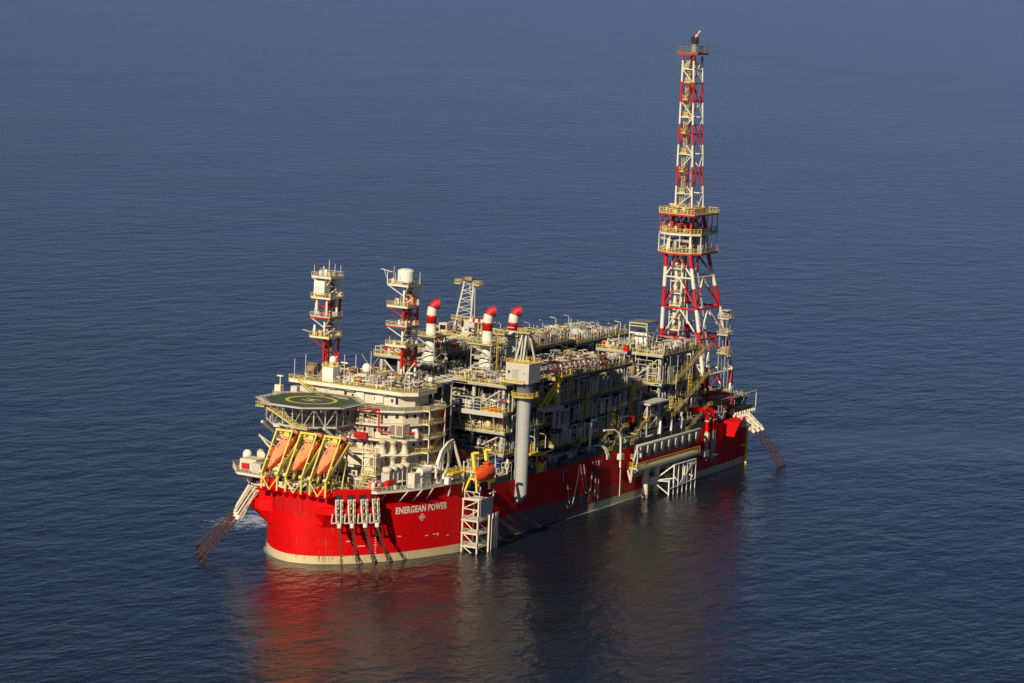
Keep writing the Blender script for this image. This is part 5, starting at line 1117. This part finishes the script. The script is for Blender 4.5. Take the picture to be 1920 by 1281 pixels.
# equipment seen between the lifeboats and below the accommodation
def f(b):
    rnd = random.Random(21); clutter(b, -6, 12, -12, 14, 16.7, 19.6, 150, rnd, ['grey', 'lgrey', 'dark', 'brown', 'dark', 'yellow', 'grey'])
    for k in range(9): b.tube((-7.5 + k * .35, 13.2 - k * .5, 17.0 + .12 * k), (-5 + k * .35, 1.0, 17.0 + .12 * k), .14, 'lgrey', 6)
    for k in range(7): b.tube((-3 + .8 * k, -13.8 - .3 * k, 18.0), (-6.8 + .8 * k, -9.0, 17.9), .2, 'grey', 6)
beam_thing('mooring_gear', 'dark clutter of winches, pipes and bollards on the foredeck behind the bow plating', 'deck machinery', f)
for i, (x, y0, y1) in enumerate(((2.2, -12.6, -9.0), (6.4, -13.6, -10.5))):
    beam_thing('louvred_box', ['wide brown louvred box on the foredeck behind the rightmost lifeboat frame', 'smaller brown louvred box beside the cream stair on the foredeck'][i], 'louvred box', lambda b, x=x, y0=y0, y1=y1: (b.bb(x, x + 3, y0, y1, 16.7, 20.4, 'cream'), [b.bb(x - .04, x, lerp(y0, y1, k / 3) + .1, lerp(y0, y1, (k + 1) / 3) - .1, 17.2, 20.0, 'louvre') for k in range(3)]), 'louvred boxes on the foredeck')
def f(b):
    b.bb(5.5, 9.4, -13.8, -9.6, 20.6, 20.8, 'white'); b.rail([(5.5, -9.6, 20.8), (5.5, -13.8, 20.8), (9.4, -13.8, 20.8)], 'railyellow', sp=1.0); b.bb(6, 9, -12.9, -10, 21, 25.8, 'cream'); b.bb(5.96, 6, -12.6, -11.6, 23, 25, 'louvre')
    for y in (-9.8, -13.6): b.beam((5.6, y, 16.7), (5.6, y, 27.6), .16, 'white')
    for z in (23, 25.2, 27.4): b.beam((5.6, -9.8, z), (5.6, -13.6, z), .12, 'white'); b.bb(5.5, 7, -13.6, -12, z - .1, z, 'railyellow')
    b.beam((5.6, -9.8, 22), (5.6, -13.6, 27), .1, 'white')
beam_thing('stair_tower', 'pale stair frame with a cream plant box below the starboard corner of the helideck', 'stair tower', f)
for i, (x, y, z, l) in enumerate(((20.5, -17.6, 25.2, 'lowest of the three upright red cylinders on the starboard side of the house'), (24, -17.4, 28.7, 'middle of the three upright red cylinders on the starboard side of the house'), (26, -17.2, 32.3, 'topmost of the three upright red cylinders on the starboard side of the house'))):
    beam_thing('red_cylinder', l, 'cylinder', lambda b, x=x, y=y, z=z: b.lathe((x + 5, y, z), [(.55, 0), (.62, .1), (.62, 2.4), (.3, 2.7)], 'towerred', 12), 'upright red cylinders')
beam_thing('red_locker', 'bright red ribbed hose cabinet on the deck edge below the helideck', 'locker', lambda b: [b.bb(10.6, 11.8, -7.4, -3.9, 28.6 + k * .5, 29.0 + k * .5, 'towerred') for k in range(3)])
# containers on the deck between the house and the modules
CT = [((44, -13.5, 17.2), 'blue', 'left hand dark blue cabin container with two small white windows beside the accommodation'), ((51, -16.5, 17.0), 'blue', 'dark blue cabin container with one white window, second from the accommodation'), ((49.5, -20.2, 16.6), 'blue', 'dark blue cabin container under an orange lid near the near crane'), ((44, -9.5, 17), 'darkred', 'dark red container beside the accommodation')]
for p, m, l in CT:
    def f(b, p=p, m=m):
        x, y, z = p; b.bb(x, x + 5.4, y - 1.2, y + 1.8, z, z + 3.0, m)
        for k in range(10): b.bb(x + .2 + .52 * k, x + .35 + .52 * k, y - 1.27, y - 1.2, z + .2, z + 2.8, m)
        for yy in (-.6, .9): b.bb(x - .05, x, y + yy - .3, y + yy + .3, z + 1.6, z + 2.3, 'dome') if m == 'blue' else None
        for c in (0, 5.3): 
            for d in (-1.25, 1.75): b.bb(x + c, x + c + .15, y + d, y + d + .12, z - .05, z + 3.05, 'grey')
    beam_thing('cabin_container', l, 'container', f, 'cabin containers')
def f(b):
    rnd = random.Random(41); clutter(b, 37, 56, -21, -8, 14.4, 18.5, 120, rnd, ['grey', 'lgrey', 'dark', 'white', 'darkred', 'cream']); clutter(b, 31, 54, -24.3, -20, 14.6, 20, 90, rnd, ['white', 'lgrey', 'grey', 'lgrey', 'blue'])
    for z in (18.4, 20.2, 22): b.beam((31.5, -23.5, z), (38, -23.5, z), .22, 'white')
    for x in (31.5, 33.2, 35, 36.8, 38.5): b.beam((x, -23.5, 15), (x, -23.5, 22.4), .24, 'white')
beam_thing('pipe_rack', 'low rack of grey and white pipes on the deck behind the yellow boat davit', 'pipe rack', f)
def gang(b):
    b.bb(42, 55, -19.2, -17.4, 20.6, 20.8, 'brown'); b.rail([(42, -19.2, 20.8), (55, -19.2, 20.8)], 'brown', sp=1.1); b.rail([(42, -17.4, 20.8), (55, -17.4, 20.8)], 'brown', sp=1.1); b.beam((42, -19.3, 20.4), (55, -19.3, 20.4), .3, 'lgrey')
    for x in (43, 48.5, 54): b.beam((x, -18.3, 14.6), (x, -18.3, 20.6), .4, 'lgrey')
beam_thing('footbridge', 'brown railed footbridge between the containers and the pale grey module', 'footbridge', gang)
beam_thing('orange_box', 'small orange box at the near end of the brown footbridge', 'box', lambda b: b.bb(41.2, 43, -17.2, -15.6, 20.8, 22.8, 'orange'))

# ------------------------------------------------------------------ starboard side: rescue boat station, risers, hoses
def access_tower():
    r = empty('access_tower', 'pale steel boat landing tower standing in the sea against the starboard side', 'landing tower'); x0, x1, y0, y1 = 28.8, 34.2, -29.8, -25.4; c = 'cream'
    for x in (x0, x1):
        for y in (y0, y1): b = MB(); b.beam((x, y, -2), (x, y, 13.6), .38, c); b.build('leg', r)
    for z in (1.6, 4.9, 8.2, 13.5):
        b = MB(); b.bb(x0 - .4, x1, y0 - .3, y1 + .3, z - .2, z, 'cream'); b.rail([(x0 - .3, y1, z), (x0 - .3, y0 - .2, z), (x1, y0 - .2, z)], 'lgrey', sp=.9, h=1.2) if z < 13 else None; b.build('landing', r)
    for k, (a, c_) in enumerate(((-1, 1.6), (1.6, 4.9), (4.9, 8.2), (8.2, 11), (11, 13.4))):
        b = MB(); s = 1 if k < 3 else -1; b.tube((x0, y1 if s > 0 else y0, c_), (x0, y0 if s > 0 else y1, a), .14, c, 6); b.tube((x0, y0, c_), (x1, y0, a), .14, c, 6); b.beam((x0, y0, a), (x0, y1, a), .2, c); b.build('brace', r)
    b = MB(); b.bb(x0 + .3, x1 + 1, y0 - .45, y0 - .3, 9.2, 13.8, 'bluegrey'); b.build('side_panel', r)
    for x, y in ((35.4, -30.2), (37.2, -30.0), (38.6, -29.8), (33.0, -30.6)): b = MB(); b.tube((x, y, -2), (x, y, 9.4), .24, 'white', 8); b.build('fender_pile', r)
    b = MB(); b.beam((29, -29.8, 13.6), (29, -25.4, 13.6), .3, 'lgrey'); b.beam((29, -29.8, 15.4), (29, -25.4, 15.4), .2, 'lgrey'); b.beam((29, -29.8, 13.6), (29, -27.6, 15.4), .15, 'lgrey'); b.beam((29, -25.6, 15.4), (29, -27.6, 13.6), .15, 'lgrey')
    for x, y in ((29, -29.8), (29, -25.6), (36, -29.8), (36, -26)): b.beam((x, y, 13.6), (x, y, 15.5), .25, 'lgrey')
    b.beam((33, -30.4, 14.8), (36, -30.4, 14.8), .3, 'white'); b.build('top_frame', r); set_origin(r, (31, -27.5, 0))
access_tower()
def rescue_davit():
    r = empty('boat_davit', 'bright yellow A frame davit holding the orange rescue boat on the starboard side', 'davit'); Y = 'yellow'
    for x, xx in ((29.2, 0), (35.4, 1)):
        b = MB(); b.beam((x, -28.9, 15.4), (x, -28.3, 21.4), .48, Y); b.beam((x, -26.0, 15.4), (x, -27.8, 21.2), .48, Y) if 0 else b.beam((x, -25.4, 15.4), (x, -28.0, 21.4), .48, Y); b.beam((x, -28.6, 18.6), (x, -26.8, 18.6), .4, Y)
        b.beam((x, -28.2, 20.4), (x + 1.0, -26.8, 25.0), .7, Y, 1.0); b.beam((x + 1.0, -26.8, 25.0), (x + 1.2, -28.4, 25.2), .5, Y); b.build('a_frame', r)
    b = MB(); b.bb(35, 36.4, -29.6, -28.6, 17, 18.6, Y); b.tube((35.2, -29.8, 17.8), (36.2, -29.8, 17.8), .55, Y, 12); b.bb(28.4, 33.2, -28.8, -25.0, 20.3, 20.5, 'lgrey'); b.rail([(28.4, -25, 20.5), (28.4, -28.8, 20.5), (30, -28.8, 20.5)], Y, sp=.8); b.build('winch_platform', r)
    b = MB(); b.bb(22, 28.6, -25.9, -24.0, 20.3, 20.5, Y); b.rail([(22, -25.9, 20.5), (28.6, -25.9, 20.5)], Y, sp=.8, t=.1); b.rail([(22, -24, 20.5), (28.6, -24, 20.5)], Y, sp=.8, t=.1); b.build('gangway', r); set_origin(r, (31, -27.5, 15.4))
rescue_davit()
def rescue_boat():
    r = empty('rescue_boat', 'bright orange enclosed rescue boat hanging in the yellow davit on the starboard side', 'boat'); b = MB()
    S = boat_sections(7.2, 3.5, 2.3); b.loft([[(27.8 + x, -29.4 + y, 19.4 + z) for x, y, z in s] for s in S], 'orange', True, True); b.build('boat_hull', r)
    b = MB(); b.bb(32.0, 34.0, -30.2, -28.6, 21.6, 22.6, 'orange'); o = b.build('wheelhouse', r); q = MB(); q.bb(31.94, 32.0, -30.0, -29.6, 22.0, 22.4, 'glass'); q.bb(31.94, 32.0, -29.2, -28.8, 22.0, 22.4, 'glass'); q.build('window', o)
    b = MB(); b.beam((29.5, -31.05, 20.0), (34.6, -31.1, 20.1), .1, 'towerred', .14); b.build('fender', r)
rescue_boat()
def balcony2():
    r = empty('riser_balcony', 'long pale grey balcony hung on the starboard side with a yellow railed walkway', 'balcony')
    b = MB(); b.sweep([(121, -26.6, 15.0), (121.6, -27.0, 15.1), (160, -27.0, 15.1), (161.6, -26.4, 14.6)], .5, 'lgrey', 12); b.build('top_beam', r)
    b = MB(); b.bb(121.5, 160.5, -26.0, -25.6, 10.8, 14.8, 'girder'); b.build('back_panel', r)
    for k in range(9):
        x = 124.5 + 4.4 * k; b = MB(); b.loft([[(x - .12, -26, 14.7), (x - .12, -27.4, 14.7), (x + .12, -27.4, 14.7), (x + .12, -26, 14.7)], [(x - .12, -26, 11.4), (x - .12, -26.5, 11.4), (x + .12, -26.5, 11.4), (x + .12, -26, 11.4)]], 'lgrey'); b.build('bracket', r)
    b = MB(); b.bb(117.5, 157, -28.8, -25.8, 9.0, 9.35, 'grey'); b.bb(117.5, 157, -29.0, -28.8, 8.7, 9.4, 'lgrey'); b.build('walkway', r)
    b = MB(); b.rail([(117.5, -25.8, 9.4), (117.5, -28.9, 9.4), (157, -28.9, 9.4)], 'yellow', sp=1.7, t=.12, h=1.5); b.build('railing', r)
    b = MB(); b.loft([[(118, -25.4, 8.9), (118, -28.6, 8.9), (157, -28.6, 8.9), (157, -25.4, 8.9)], [(120, -25.4, 6.0), (120, -25.8, 6.0), (155, -25.8, 6.0), (155, -25.4, 6.0)]], 'grey'); b.build('under_bracket', r)
    b = MB(); b.beam((121, -27, 15), (116.4, -28.2, 11.6), .5, 'lgrey', .7); b.beam((118, -27, 9), (114.8, -28.4, 6.4), .5, 'lgrey'); b.beam((118, -25.6, 9), (114.8, -28.4, 6.0), .4, 'cream'); b.rail([(119, -26, 11.8), (119, -28, 11.8)], 'railyellow', sp=.9); b.beam((118, -28.6, 9), (118, -28.6, 14.6), .25, 'lgrey'); b.beam((120, -27.4, 9), (120, -27.4, 14.6), .25, 'lgrey'); b.build('end_frame', r)
    set_origin(r, (138, -26, 9))
balcony2()
for i, (x, y, rr) in enumerate(((126.5, -27.2, .85), (133.2, -27.0, .9), (140.5, -26.6, .6), (146.5, -26.4, .6))):
    beam_thing('riser_caisson', ordn[i] + ' from the left of the four pale caissons standing in the sea', 'caisson', lambda b, x=x, y=y, rr=rr: (b.tube((x, y, -3), (x, y, 8.6), rr, 'cream', 14), b.tube((x, y, .6), (x, y, .9), rr + .25, 'brown', 14)), 'caissons under the riser balcony')
def guard():
    r = empty('riser_guard', 'white open lattice guard frame with legs standing in the sea below the riser balcony', 'guard frame'); y = -31.0
    for i, x in enumerate((133.6, 136.4, 139.2, 142.0, 144.8, 147.6, 150.2)): b = MB(); b.tube((x, y, -2), (x, y, 8.3 if i else 4.6), .2, 'dome', 8); b.build('leg', r)
    for p, q in (((136.4, y, 8.3), (150.2, y, 8.3)), ((133.6, y, 1.8), (150.2, y, 2.6)), ((136.4, y, 8.3), (131, -27.4, 4.2)), ((136.4, y, 4.5), (131, -27.4, 4.2)), ((133.6, y, 4), (131, -27.4, 4.2)), ((133.8, y, .2), (131, -27.4, 3.8)), ((139, y, 1.9), (150.2, y, 8.0)), ((142, y, 1.9), (147.6, y, 8.0)), ((150.2, y, 7), (152, -25.6, 6)), ((150.2, y, 3), (152, -25.6, 4)), ((140, y, 3), (144, -26, 4.6))): b = MB(); b.tube(p, q, .2, 'dome', 8); b.build('brace', r)
    for q_ in ((127.6, 131.2, -28.2, -25.4, 3.4, 5.4, 'cream'), (150.6, 153.4, -27.6, -25.3, 3.6, 6.4, 'bluegrey'), (147.6, 149, -29.0, -27.6, 3.6, 6.2, 'cream'), (136.4, 139.6, -28.6, -25.6, 3.2, 5.6, 'brown')):
        b = MB(); b.bb(*q_); b.build('anchor_block', r)
    set_origin(r, (142, -31, 0))
guard()
# gooseneck pipes, red firewater pipes, hoses over the side
beam_thing('curved_pipe', 'pair of white curved vent pipes bending over the starboard deck edge', 'curved pipe', lambda b: [b.sweep([(101 + d, -23.8, 17.4), (102.8 + d, -24.6, 17.4), (104.2 + d, -25.4, 16.4), (105 + d, -25.8, 14.6), (105.1 + d, -25.8, 13.4)], .26, 'cream', 10) for d in (0, .9)])
beam_thing('gooseneck_pipe', 'tall thin white gooseneck pipe bending down the starboard side amidships', 'pipe', lambda b: (b.sweep([(105, -24.5, 21.2), (109.6, -25.2, 20.9), (111.4, -25.8, 20.0), (112.3, -26.0, 18.0), (112.6, -26.1, 10.2)], .27, 'dome', 10), b.tube((113.2, -25.9, 16), (113.4, -25.9, 2), .15, 'lgrey', 8), b.bb(111.8, 113.6, -26.7, -25.4, 12.4, 14, 'cream')))
beam_thing('elbow_pipe', 'thick white elbow pipe rising from the deck beside the pale box building', 'pipe', lambda b: b.sweep([(97.2, -23.2, 15), (98.2, -23.6, 15.4), (98.6, -23.6, 17), (98.8, -23.6, 23.4), (99.4, -23.4, 24.2), (103, -23, 24.4)], .34, 'dome', 12))
def f(b):
    for d, rr, y in ((0, .62, -25.9), (3.6, .45, -26.0), (5.0, .4, -26.0)):
        b.sweep([(162 + d, -22.5, 20.0), (165.2 + d, -24.6, 19.9), (166.8 + d, y, 19.0), (167.2 + d, y, 17.6), (167.4 + d, y, 13.4)], rr, 'red', 12); b.tube((167.4 + d, y, 13.4), (167.4 + d, y, 5.0), rr, 'grey', 12)
        for z in (18.6, 16.4): b.tube((167.3 + d, y, z), (167.3 + d, y, z + .35), rr + .12, 'lgrey', 12)
    b.bb(166.0, 167.2, -27, -25.8, 11, 13, 'cream'); b.bb(166, 174, -26.6, -25.2, 5.8, 6.1, 'grey'); b.bb(165, 168, -26.8, -25.0, 6.4, 8.0, 'grey')
beam_thing('firewater_pipe', 'three bright red pipes bending down over the side and turning grey below', 'pipe', f)
beam_thing('red_pipe', 'bright red pipe loop running along the deck at the foot of the flare tower', 'pipe', lambda b: (b.sweep([(176, -21, 27), (177, -21, 20.5), (180, -21, 20)], .38, 'red', 8), b.sweep([(180, -18, 21.6), (191, -19.6, 21.4), (193.6, -20.5, 21), (194, -21, 19.4), (193, -21.5, 18), (188, -22, 17.6)], .4, 'red', 8)))
rnd = random.Random(4)
HS = [(80.7, 14.0, 84.5, 2.6, 90.3, 13.8), (82.5, 14.2, 83.8, 6, 86.0, 1.8), (90.5, 13.8, 95.5, 5.2, 99.3, 13.5), (92.5, 13.8, 97, 4.2, 102.8, 13.6), (99.6, 13.6, 99.0, 6, 99.9, 1.6), (101.2, 13.6, 101.0, 5, 101.3, .8), (97.6, 13.7, 97.2, 8, 95.6, 3.0)]
for i, (xa, za, xm, zm, xb, zb) in enumerate(HS):
    def f(b):
        P = []
        for k in range(13):
            t = k / 12; P.append(((1 - t) ** 2 * xa + 2 * t * (1 - t) * xm + t * t * xb, -25.35 - .2 * math.sin(t * 3.1), (1 - t) ** 2 * za + 2 * t * (1 - t) * (zm * 2 - (za + zb) / 2 if zb > 10 else zm) + t * t * zb))
        for a, c, k in zip(P[:-1], P[1:], range(12)): b.tube(a, c, .12 if k % 4 else .13, 'dark' if k % 4 else 'grey', 6)
    beam_thing('hanging_hose', ['wide loop of black hose nearest the near crane on the red side', 'short straight hose just right of the widest loop', 'deep middle loop of black hose on the red side', 'overlapping loop of black hose crossing the middle one', 'straight hose hanging left of the last one', 'last straight hose before the white curved pipes', 'hose with white joints slanting down between the loops'][i], 'hose', f, 'hoses hanging down the starboard side')
def f(b):
    b.bb(66.6, 72, -25.2, -21.8, 19.2, 19.5, 'yellow')
    for x in (66.8, 69.4, 71.8):
        for y in (-25, -22): b.beam((x, y, 14.6), (x, y, 19.2), .24, 'yellow')
    b.bb(67.4, 70.4, -25.3, -24, 14.8, 17.4, 'yellow'); b.tube((70.4, -25.4, 18), (71.2, -25.4, 18), .5, 'towerred', 10); b.tube((68.6, -25.5, 17.8), (69.0, -25.5, 17.8), .7, 'towerred', 12); b.tube((69.5, -25.5, 17.2), (69.9, -25.5, 17.2), .6, 'white', 12)
beam_thing('hose_station', 'yellow roofed hose station with red reels right of the near crane', 'hose station', f)
def f(b):
    b.bb(83.2, 89.6, -21.8, -18.8, 18.8, 26.0, 'lgrey'); b.bb(83.1, 89.7, -21.9, -18.7, 25.0, 28.0, 'bluegrey'); b.bb(80.6, 84.4, -22.6, -19.6, 23.0, 24.0, 'dark'); b.bb(83.12, 83.2, -21.2, -20.2, 19.2, 21.4, 'grey')
beam_thing('pale_building', 'tall pale box building with a dark top band standing on the starboard deck amidships', 'deckhouse', f)
def f(b):
    x0, x1, y0, y1 = 131, 138.6, -24.4, -21.6
    for x in (x0, x1):
        for y in (y0, y1): b.beam((x, y, 14.6), (x, y, 25.2), .4, 'lgrey')
    b.bb(x0 - .8, x1 + 3.5, y0 - 1.2, y1 + .4, 25.2, 25.7, 'lgrey')
    for z in (18.4, 21.6): b.bb(x0, x1, y0, y1, z - .15, z, 'grey'); b.rail([(x0, y1, z), (x0, y0, z), (x1, y0, z)], 'yellow', sp=1.1)
    b.tube((x0, y0, 25), (x1, y0, 21.6), .16, 'lgrey', 6); b.tube((x1, y0, 21.4), (x0, y0, 18.4), .16, 'lgrey', 6); b.tube((x0, y1, 18.4), (x0, y0, 25), .16, 'lgrey', 6)
    clutter(b, x0, x1 - 1, y0, y1, 18.4, 25, 26, random.Random(6), ['white', 'lgrey', 'yellow', 'cream'])
beam_thing('valve_tower', 'flat roofed grey frame with yellow rails standing above the riser balcony', 'frame tower', f)
def stairs():
    for i, (p, q, l) in enumerate((((147.6, -24.2, 29.6), (167.0, -24.2, 38.0), 'upper long yellow stair climbing the side of the tall starboard module'), ((147.0, -24.4, 20.4), (168.6, -24.4, 30.2), 'middle long yellow stair on the side of the tall starboard module'), ((157, -24.3, 15), (169.4, -24.3, 20.6), 'lowest yellow stair aft, rising to the flare tower deck'), ((101.0, -24, 14.8), (108.4, -23.4, 19.6), 'short yellow stair from the side deck up to the middle module'), ((109.6, -24.2, 15.2), (117.4, -23.4, 20.4), 'short yellow stair right of the white gooseneck pipe'), ((122.5, -24.2, 15.2), (130.0, -23.8, 20.6), 'short yellow stair just left of the flat roofed grey frame'), ((86.4, -23.8, 14.8), (92.8, -23.4, 19.4), 'short yellow stair behind the hanging hoses'))):
        b = MB(); b.stair(p, q, 1.3, 'stair', (0, 1, 0)); b.bb(q[0], q[0] + 2.4, q[1] - .8, q[1] + 1.4, q[2] - .1, q[2], 'deckgrey'); b.rail([(q[0], q[1] - .8, q[2]), (q[0] + 2.4, q[1] - .8, q[2])], 'yellow', sp=.9); b.bb(p[0] - 2, p[0], p[1] - .8, p[1] + 1.4, p[2] - .1, p[2], 'deckgrey'); b.rail([(p[0] - 2, p[1] - .8, p[2]), (p[0], p[1] - .8, p[2])], 'yellow', sp=.9)
        o = b.build('yellow_stair'); o['label'] = l; o['category'] = 'stair'; o['group'] = 'yellow stairs on the starboard side'
stairs()
def f(b):
    x0, x1, y0, y1, z = 146, 152.5, -15.5, -10, 37.7
    for x in (x0, x1):
        for y in (y0, y1): b.beam((x, y, z), (x, y, z + 8.2), .28, 'lgrey')
    for zz in (z + 5.2, z + 8.1):
        b.beam((x0, y0, zz), (x0, y1, zz), .3, 'white', .4); b.beam((x0, y0, zz), (x1, y0, zz), .3, 'lgrey', .4); b.beam((x1, y0, zz), (x1, y1, zz), .3, 'lgrey', .4); b.beam((x0, y1, zz), (x1, y1, zz), .3, 'lgrey', .4)
    b.bb(x0 - .3, x1 + .3, y0 - .3, y1 + .3, z + 8.2, z + 8.4, 'deckgrey'); b.beam((x0, y0, z + 7.2), (x0, y1, z + 7.2), .5, 'yellow', .2)
    for y in (-14.2, -12.6, -11.2): b.lathe((148.4, y, z), [(.2, .8), (.62, 1.4), (.62, 4.4), (.2, 5.0)], 'dome', 12)
beam_thing('filter_frame', 'square white frame holding three upright white vessels on the tall starboard module', 'vessel frame', f)
def f(b):
    for x in (205.6, 208):
        for y in (-12.6, -10.4): b.beam((x, y, 16), (x, y, 41.5), .22, 'grey')
    for z in (31.0, 36.6, 41.6):
        b.bb(205.0, 208.6, -13.4, -9.8, z - .15, z, 'grey'); b.rail([(205.0, -9.8, z), (205.0, -13.4, z), (208.6, -13.4, z)], 'railyellow' if z < 33 else 'cream', sp=1.0, t=.07); clutter(b, 205.2, 207.6, -13.2, -10.4, z, z + 1.8, 9, random.Random(int(z)), ['cream', 'lgrey', 'grey', 'yellow'])
    b.bb(205.2, 208.5, -12.9, -10.6, 44.0, 44.12, 'cream'); b.beam((207.6, -12.4, 41.5), (207.6, -12.4, 44), .12, 'lgrey')
beam_thing('platform_tower', 'slim stack of yellow railed platforms standing aft of the flare tower', 'platform tower', f)
def f(b):
    b.bb(187, 203, -21.0, -16.0, 19.9, 20.1, 'lgrey')
    for k in range(7): b.bb(187.3 + 2.3 * k, 188.8 + 2.3 * k, -20.8, -16.2, 20.1, 20.25, 'grey')
    for x in (187.2, 195, 202.8):
        for y in (-20.8, -16.2): b.beam((x, y, 14.6), (x, y, 19.9), .26, 'lgrey')
    b.beam((187, -23, 20.2), (206.5, -23.2, 21), .18, 'white'); b.beam((206.5, -23.2, 16), (206.5, -23.2, 21), .18, 'white'); clutter(b, 184, 204, -22.5, -15, 14.6, 19, 110, random.Random(66), ['white', 'lgrey', 'grey', 'dark', 'dark'])
beam_thing('slatted_roof', 'low grey slatted roof over pipework at the starboard stern beside the flare tower foot', 'roof', f)
beam_thing('red_casing', 'dark red box casing between the legs at the foot of the flare tower', 'casing', lambda b: (b.bb(192, 204, -8, 2, 14.5, 26.5, 'darkred'), b.bb(191.9, 192, -6, -4, 18, 21, 'dark')))
# side deck piping between the modules and the red hull
def f(b):
    rnd = random.Random(91); pal = ['dark', 'grey', 'dark', 'lgrey', 'grey', 'railyellow', 'dark', 'white']
    clutter(b, 60, 120, -24.5, -22.8, 14.5, 18.4, 170, rnd, pal); clutter(b, 118, 184, -24.3, -22.6, 14.5, 18.8, 190, rnd, ['dark', 'cream', 'lgrey', 'grey', 'dark', 'white', 'railyellow'])
    b.bb(58, 140, -22.4, -3, 17.9, 18.5, 'dark'); b.bb(143, 168, -22, -3, 17.9, 18.5, 'dark')
    for y, rr in ((-23.2, .3), (-23.9, .2), (-22.7, .25)): b.tube((62, y, 17.2), (184, y, 17.2), rr, 'grey', 8)
beam_thing('side_deck_piping', 'dark band of pipes and girders running along the starboard deck above the red plating', 'pipe run', f)
for i, (x, l) in enumerate(((139, 'left hand'), (146, 'middle'), (152.5, 'right hand'))):
    beam_thing('elbow_pipe', l + ' of the three white elbow pipes rising behind the riser balcony', 'pipe', lambda b, x=x: b.sweep([(x, -24.6, 15), (x, -24.6, 19.2), (x + .5, -24.4, 20), (x + 1.8, -23.8, 20.2)], .42, 'dome', 10), 'white elbow pipes behind the riser balcony')
for i, (x, y, z, l) in enumerate(((139.8, -12, 37.8, 'on the port side corner of the tall starboard module'), (144.6, -3.2, 37.8, 'by the yellow box on the tall starboard module'), (168.0, -17, 37.8, 'at the head of the upper long stair'), (88, 3.8, 40.4, 'near the front of the port module row'), (112, 3.6, 40.4, 'halfway along the port module row'), (124.0, -23.0, 20.8, 'at the side deck by the yellow stair'), (78.4, 13.6, 42.8, 'on the platform by the far crane'), (75, 6.4, 42.8, 'at the left edge of the platform below the far crane'))):
    beam_thing('hose_box', 'small bright red hose box ' + l, 'hose box', lambda b, x=x, y=y, z=z: (b.bb(x, x + 1.2, y - .7, y + .7, z + .3, z + 2.1, 'towerred'), b.bb(x - .03, x, y - .5, y + .5, z + .6, z + 1.2, 'red')), 'red hose boxes')
# floodlight poles
rnd = random.Random(14)
lamps([(x, -22.4, 37.7) for x in range(84, 140, 7)], 'slanted white floodlight pole on the top deck rail of the long middle module', 'floodlights on the long middle module')
lamps([(x, -22.4, 31.2) for x in range(90, 138, 11)], 'slanted white floodlight pole on the middle deck rail of the long middle module', 'floodlights on the middle deck of the long module')
lamps([(x, -22.3, 19.8) for x in range(64, 124, 6)], 'slanted white floodlight pole along the low dark girder of the starboard side', 'floodlights along the lower starboard deck')
lamps([(x, y, 37.7) for x, y in ((143.2, -6), (143.2, -14), (143.2, -22), (150, -22.4), (157, -22.4), (164, -22.4), (166, -6))], 'slanted white floodlight pole on the top deck of the tall starboard module', 'floodlights on the tall starboard module')
lamps([(x, y, 29.5) for x, y in ((146.5, -25.2), (156, -22.4), (165, -22.4))] + [(x, -22.4, 20.3) for x in (152, 160, 167)], 'slanted white floodlight pole beside the long yellow stairs', 'floodlights beside the long yellow stairs')
lamps([(x, 3.2, 40.3) for x in range(87, 136, 6)] + [(x, 21, 40.3) for x in range(90, 136, 9)], 'slanted white floodlight pole on the roof of the port module row', 'floodlights on the port module row')
lamps([(x, 3.2, 38.9) for x in range(142, 170, 6)] + [(x, 21, 38.9) for x in range(143, 170, 8)], 'slanted white floodlight pole on the farthest port module', 'floodlights on the farthest port module')
lamps([(x, y, z) for x, y, z in ((54.5, -16, 31.4), (57, -20.6, 38.3), (57, -2, 38.3), (56.4, -20.8, 20.4), (50, -22, 18), (66, -20.8, 38.3))], 'slanted white floodlight pole on the pale grey module with the balcony', 'floodlights on the pale grey module')

# ------------------------------------------------------------------ lapping froth with the cream band's reflection painted into its colour
def waterline_rim():
    b = MB(); rnd = random.Random(12); P = []
    for (x0, y0), (x1, y1) in zip(OUT, OUT[1:] + OUT[:1]):
        n_ = max(1, int(math.hypot(x1 - x0, y1 - y0) / .8))
        for k in range(n_): P.append((lerp(x0, x1, k / n_), lerp(y0, y1, k / n_)))
    N = len(P); W = []; v = .4
    for i in range(N): v += rnd.uniform(-.16, .16); v = min(.85, max(.03, v)); W.append(v)
    inn, out = [], []
    for i in range(N):
        a, c = P[i - 1], P[(i + 1) % N]; L = math.hypot(c[0] - a[0], c[1] - a[1]) or 1; nx, ny = (c[1] - a[1]) / L, -(c[0] - a[0]) / L
        inn.append((P[i][0] - nx * .15, P[i][1] - ny * .15, .03)); out.append((P[i][0] + nx * W[i], P[i][1] + ny * W[i], .03))
    b.add(inn + out, [(i, (i + 1) % N, N + (i + 1) % N, N + i) for i in range(N)], 'foam_reflection'); o = b.build('foam_reflection'); o['kind'] = 'stuff'; o['label'] = 'thin broken rim of froth and painted hull reflection where the sea laps the hull'
mat('foam_reflection', (0.20, 0.25, 0.23), 0.5, 0.6, scale=1.2); waterline_rim()  # grey-green carries the reflection of the cream hull band
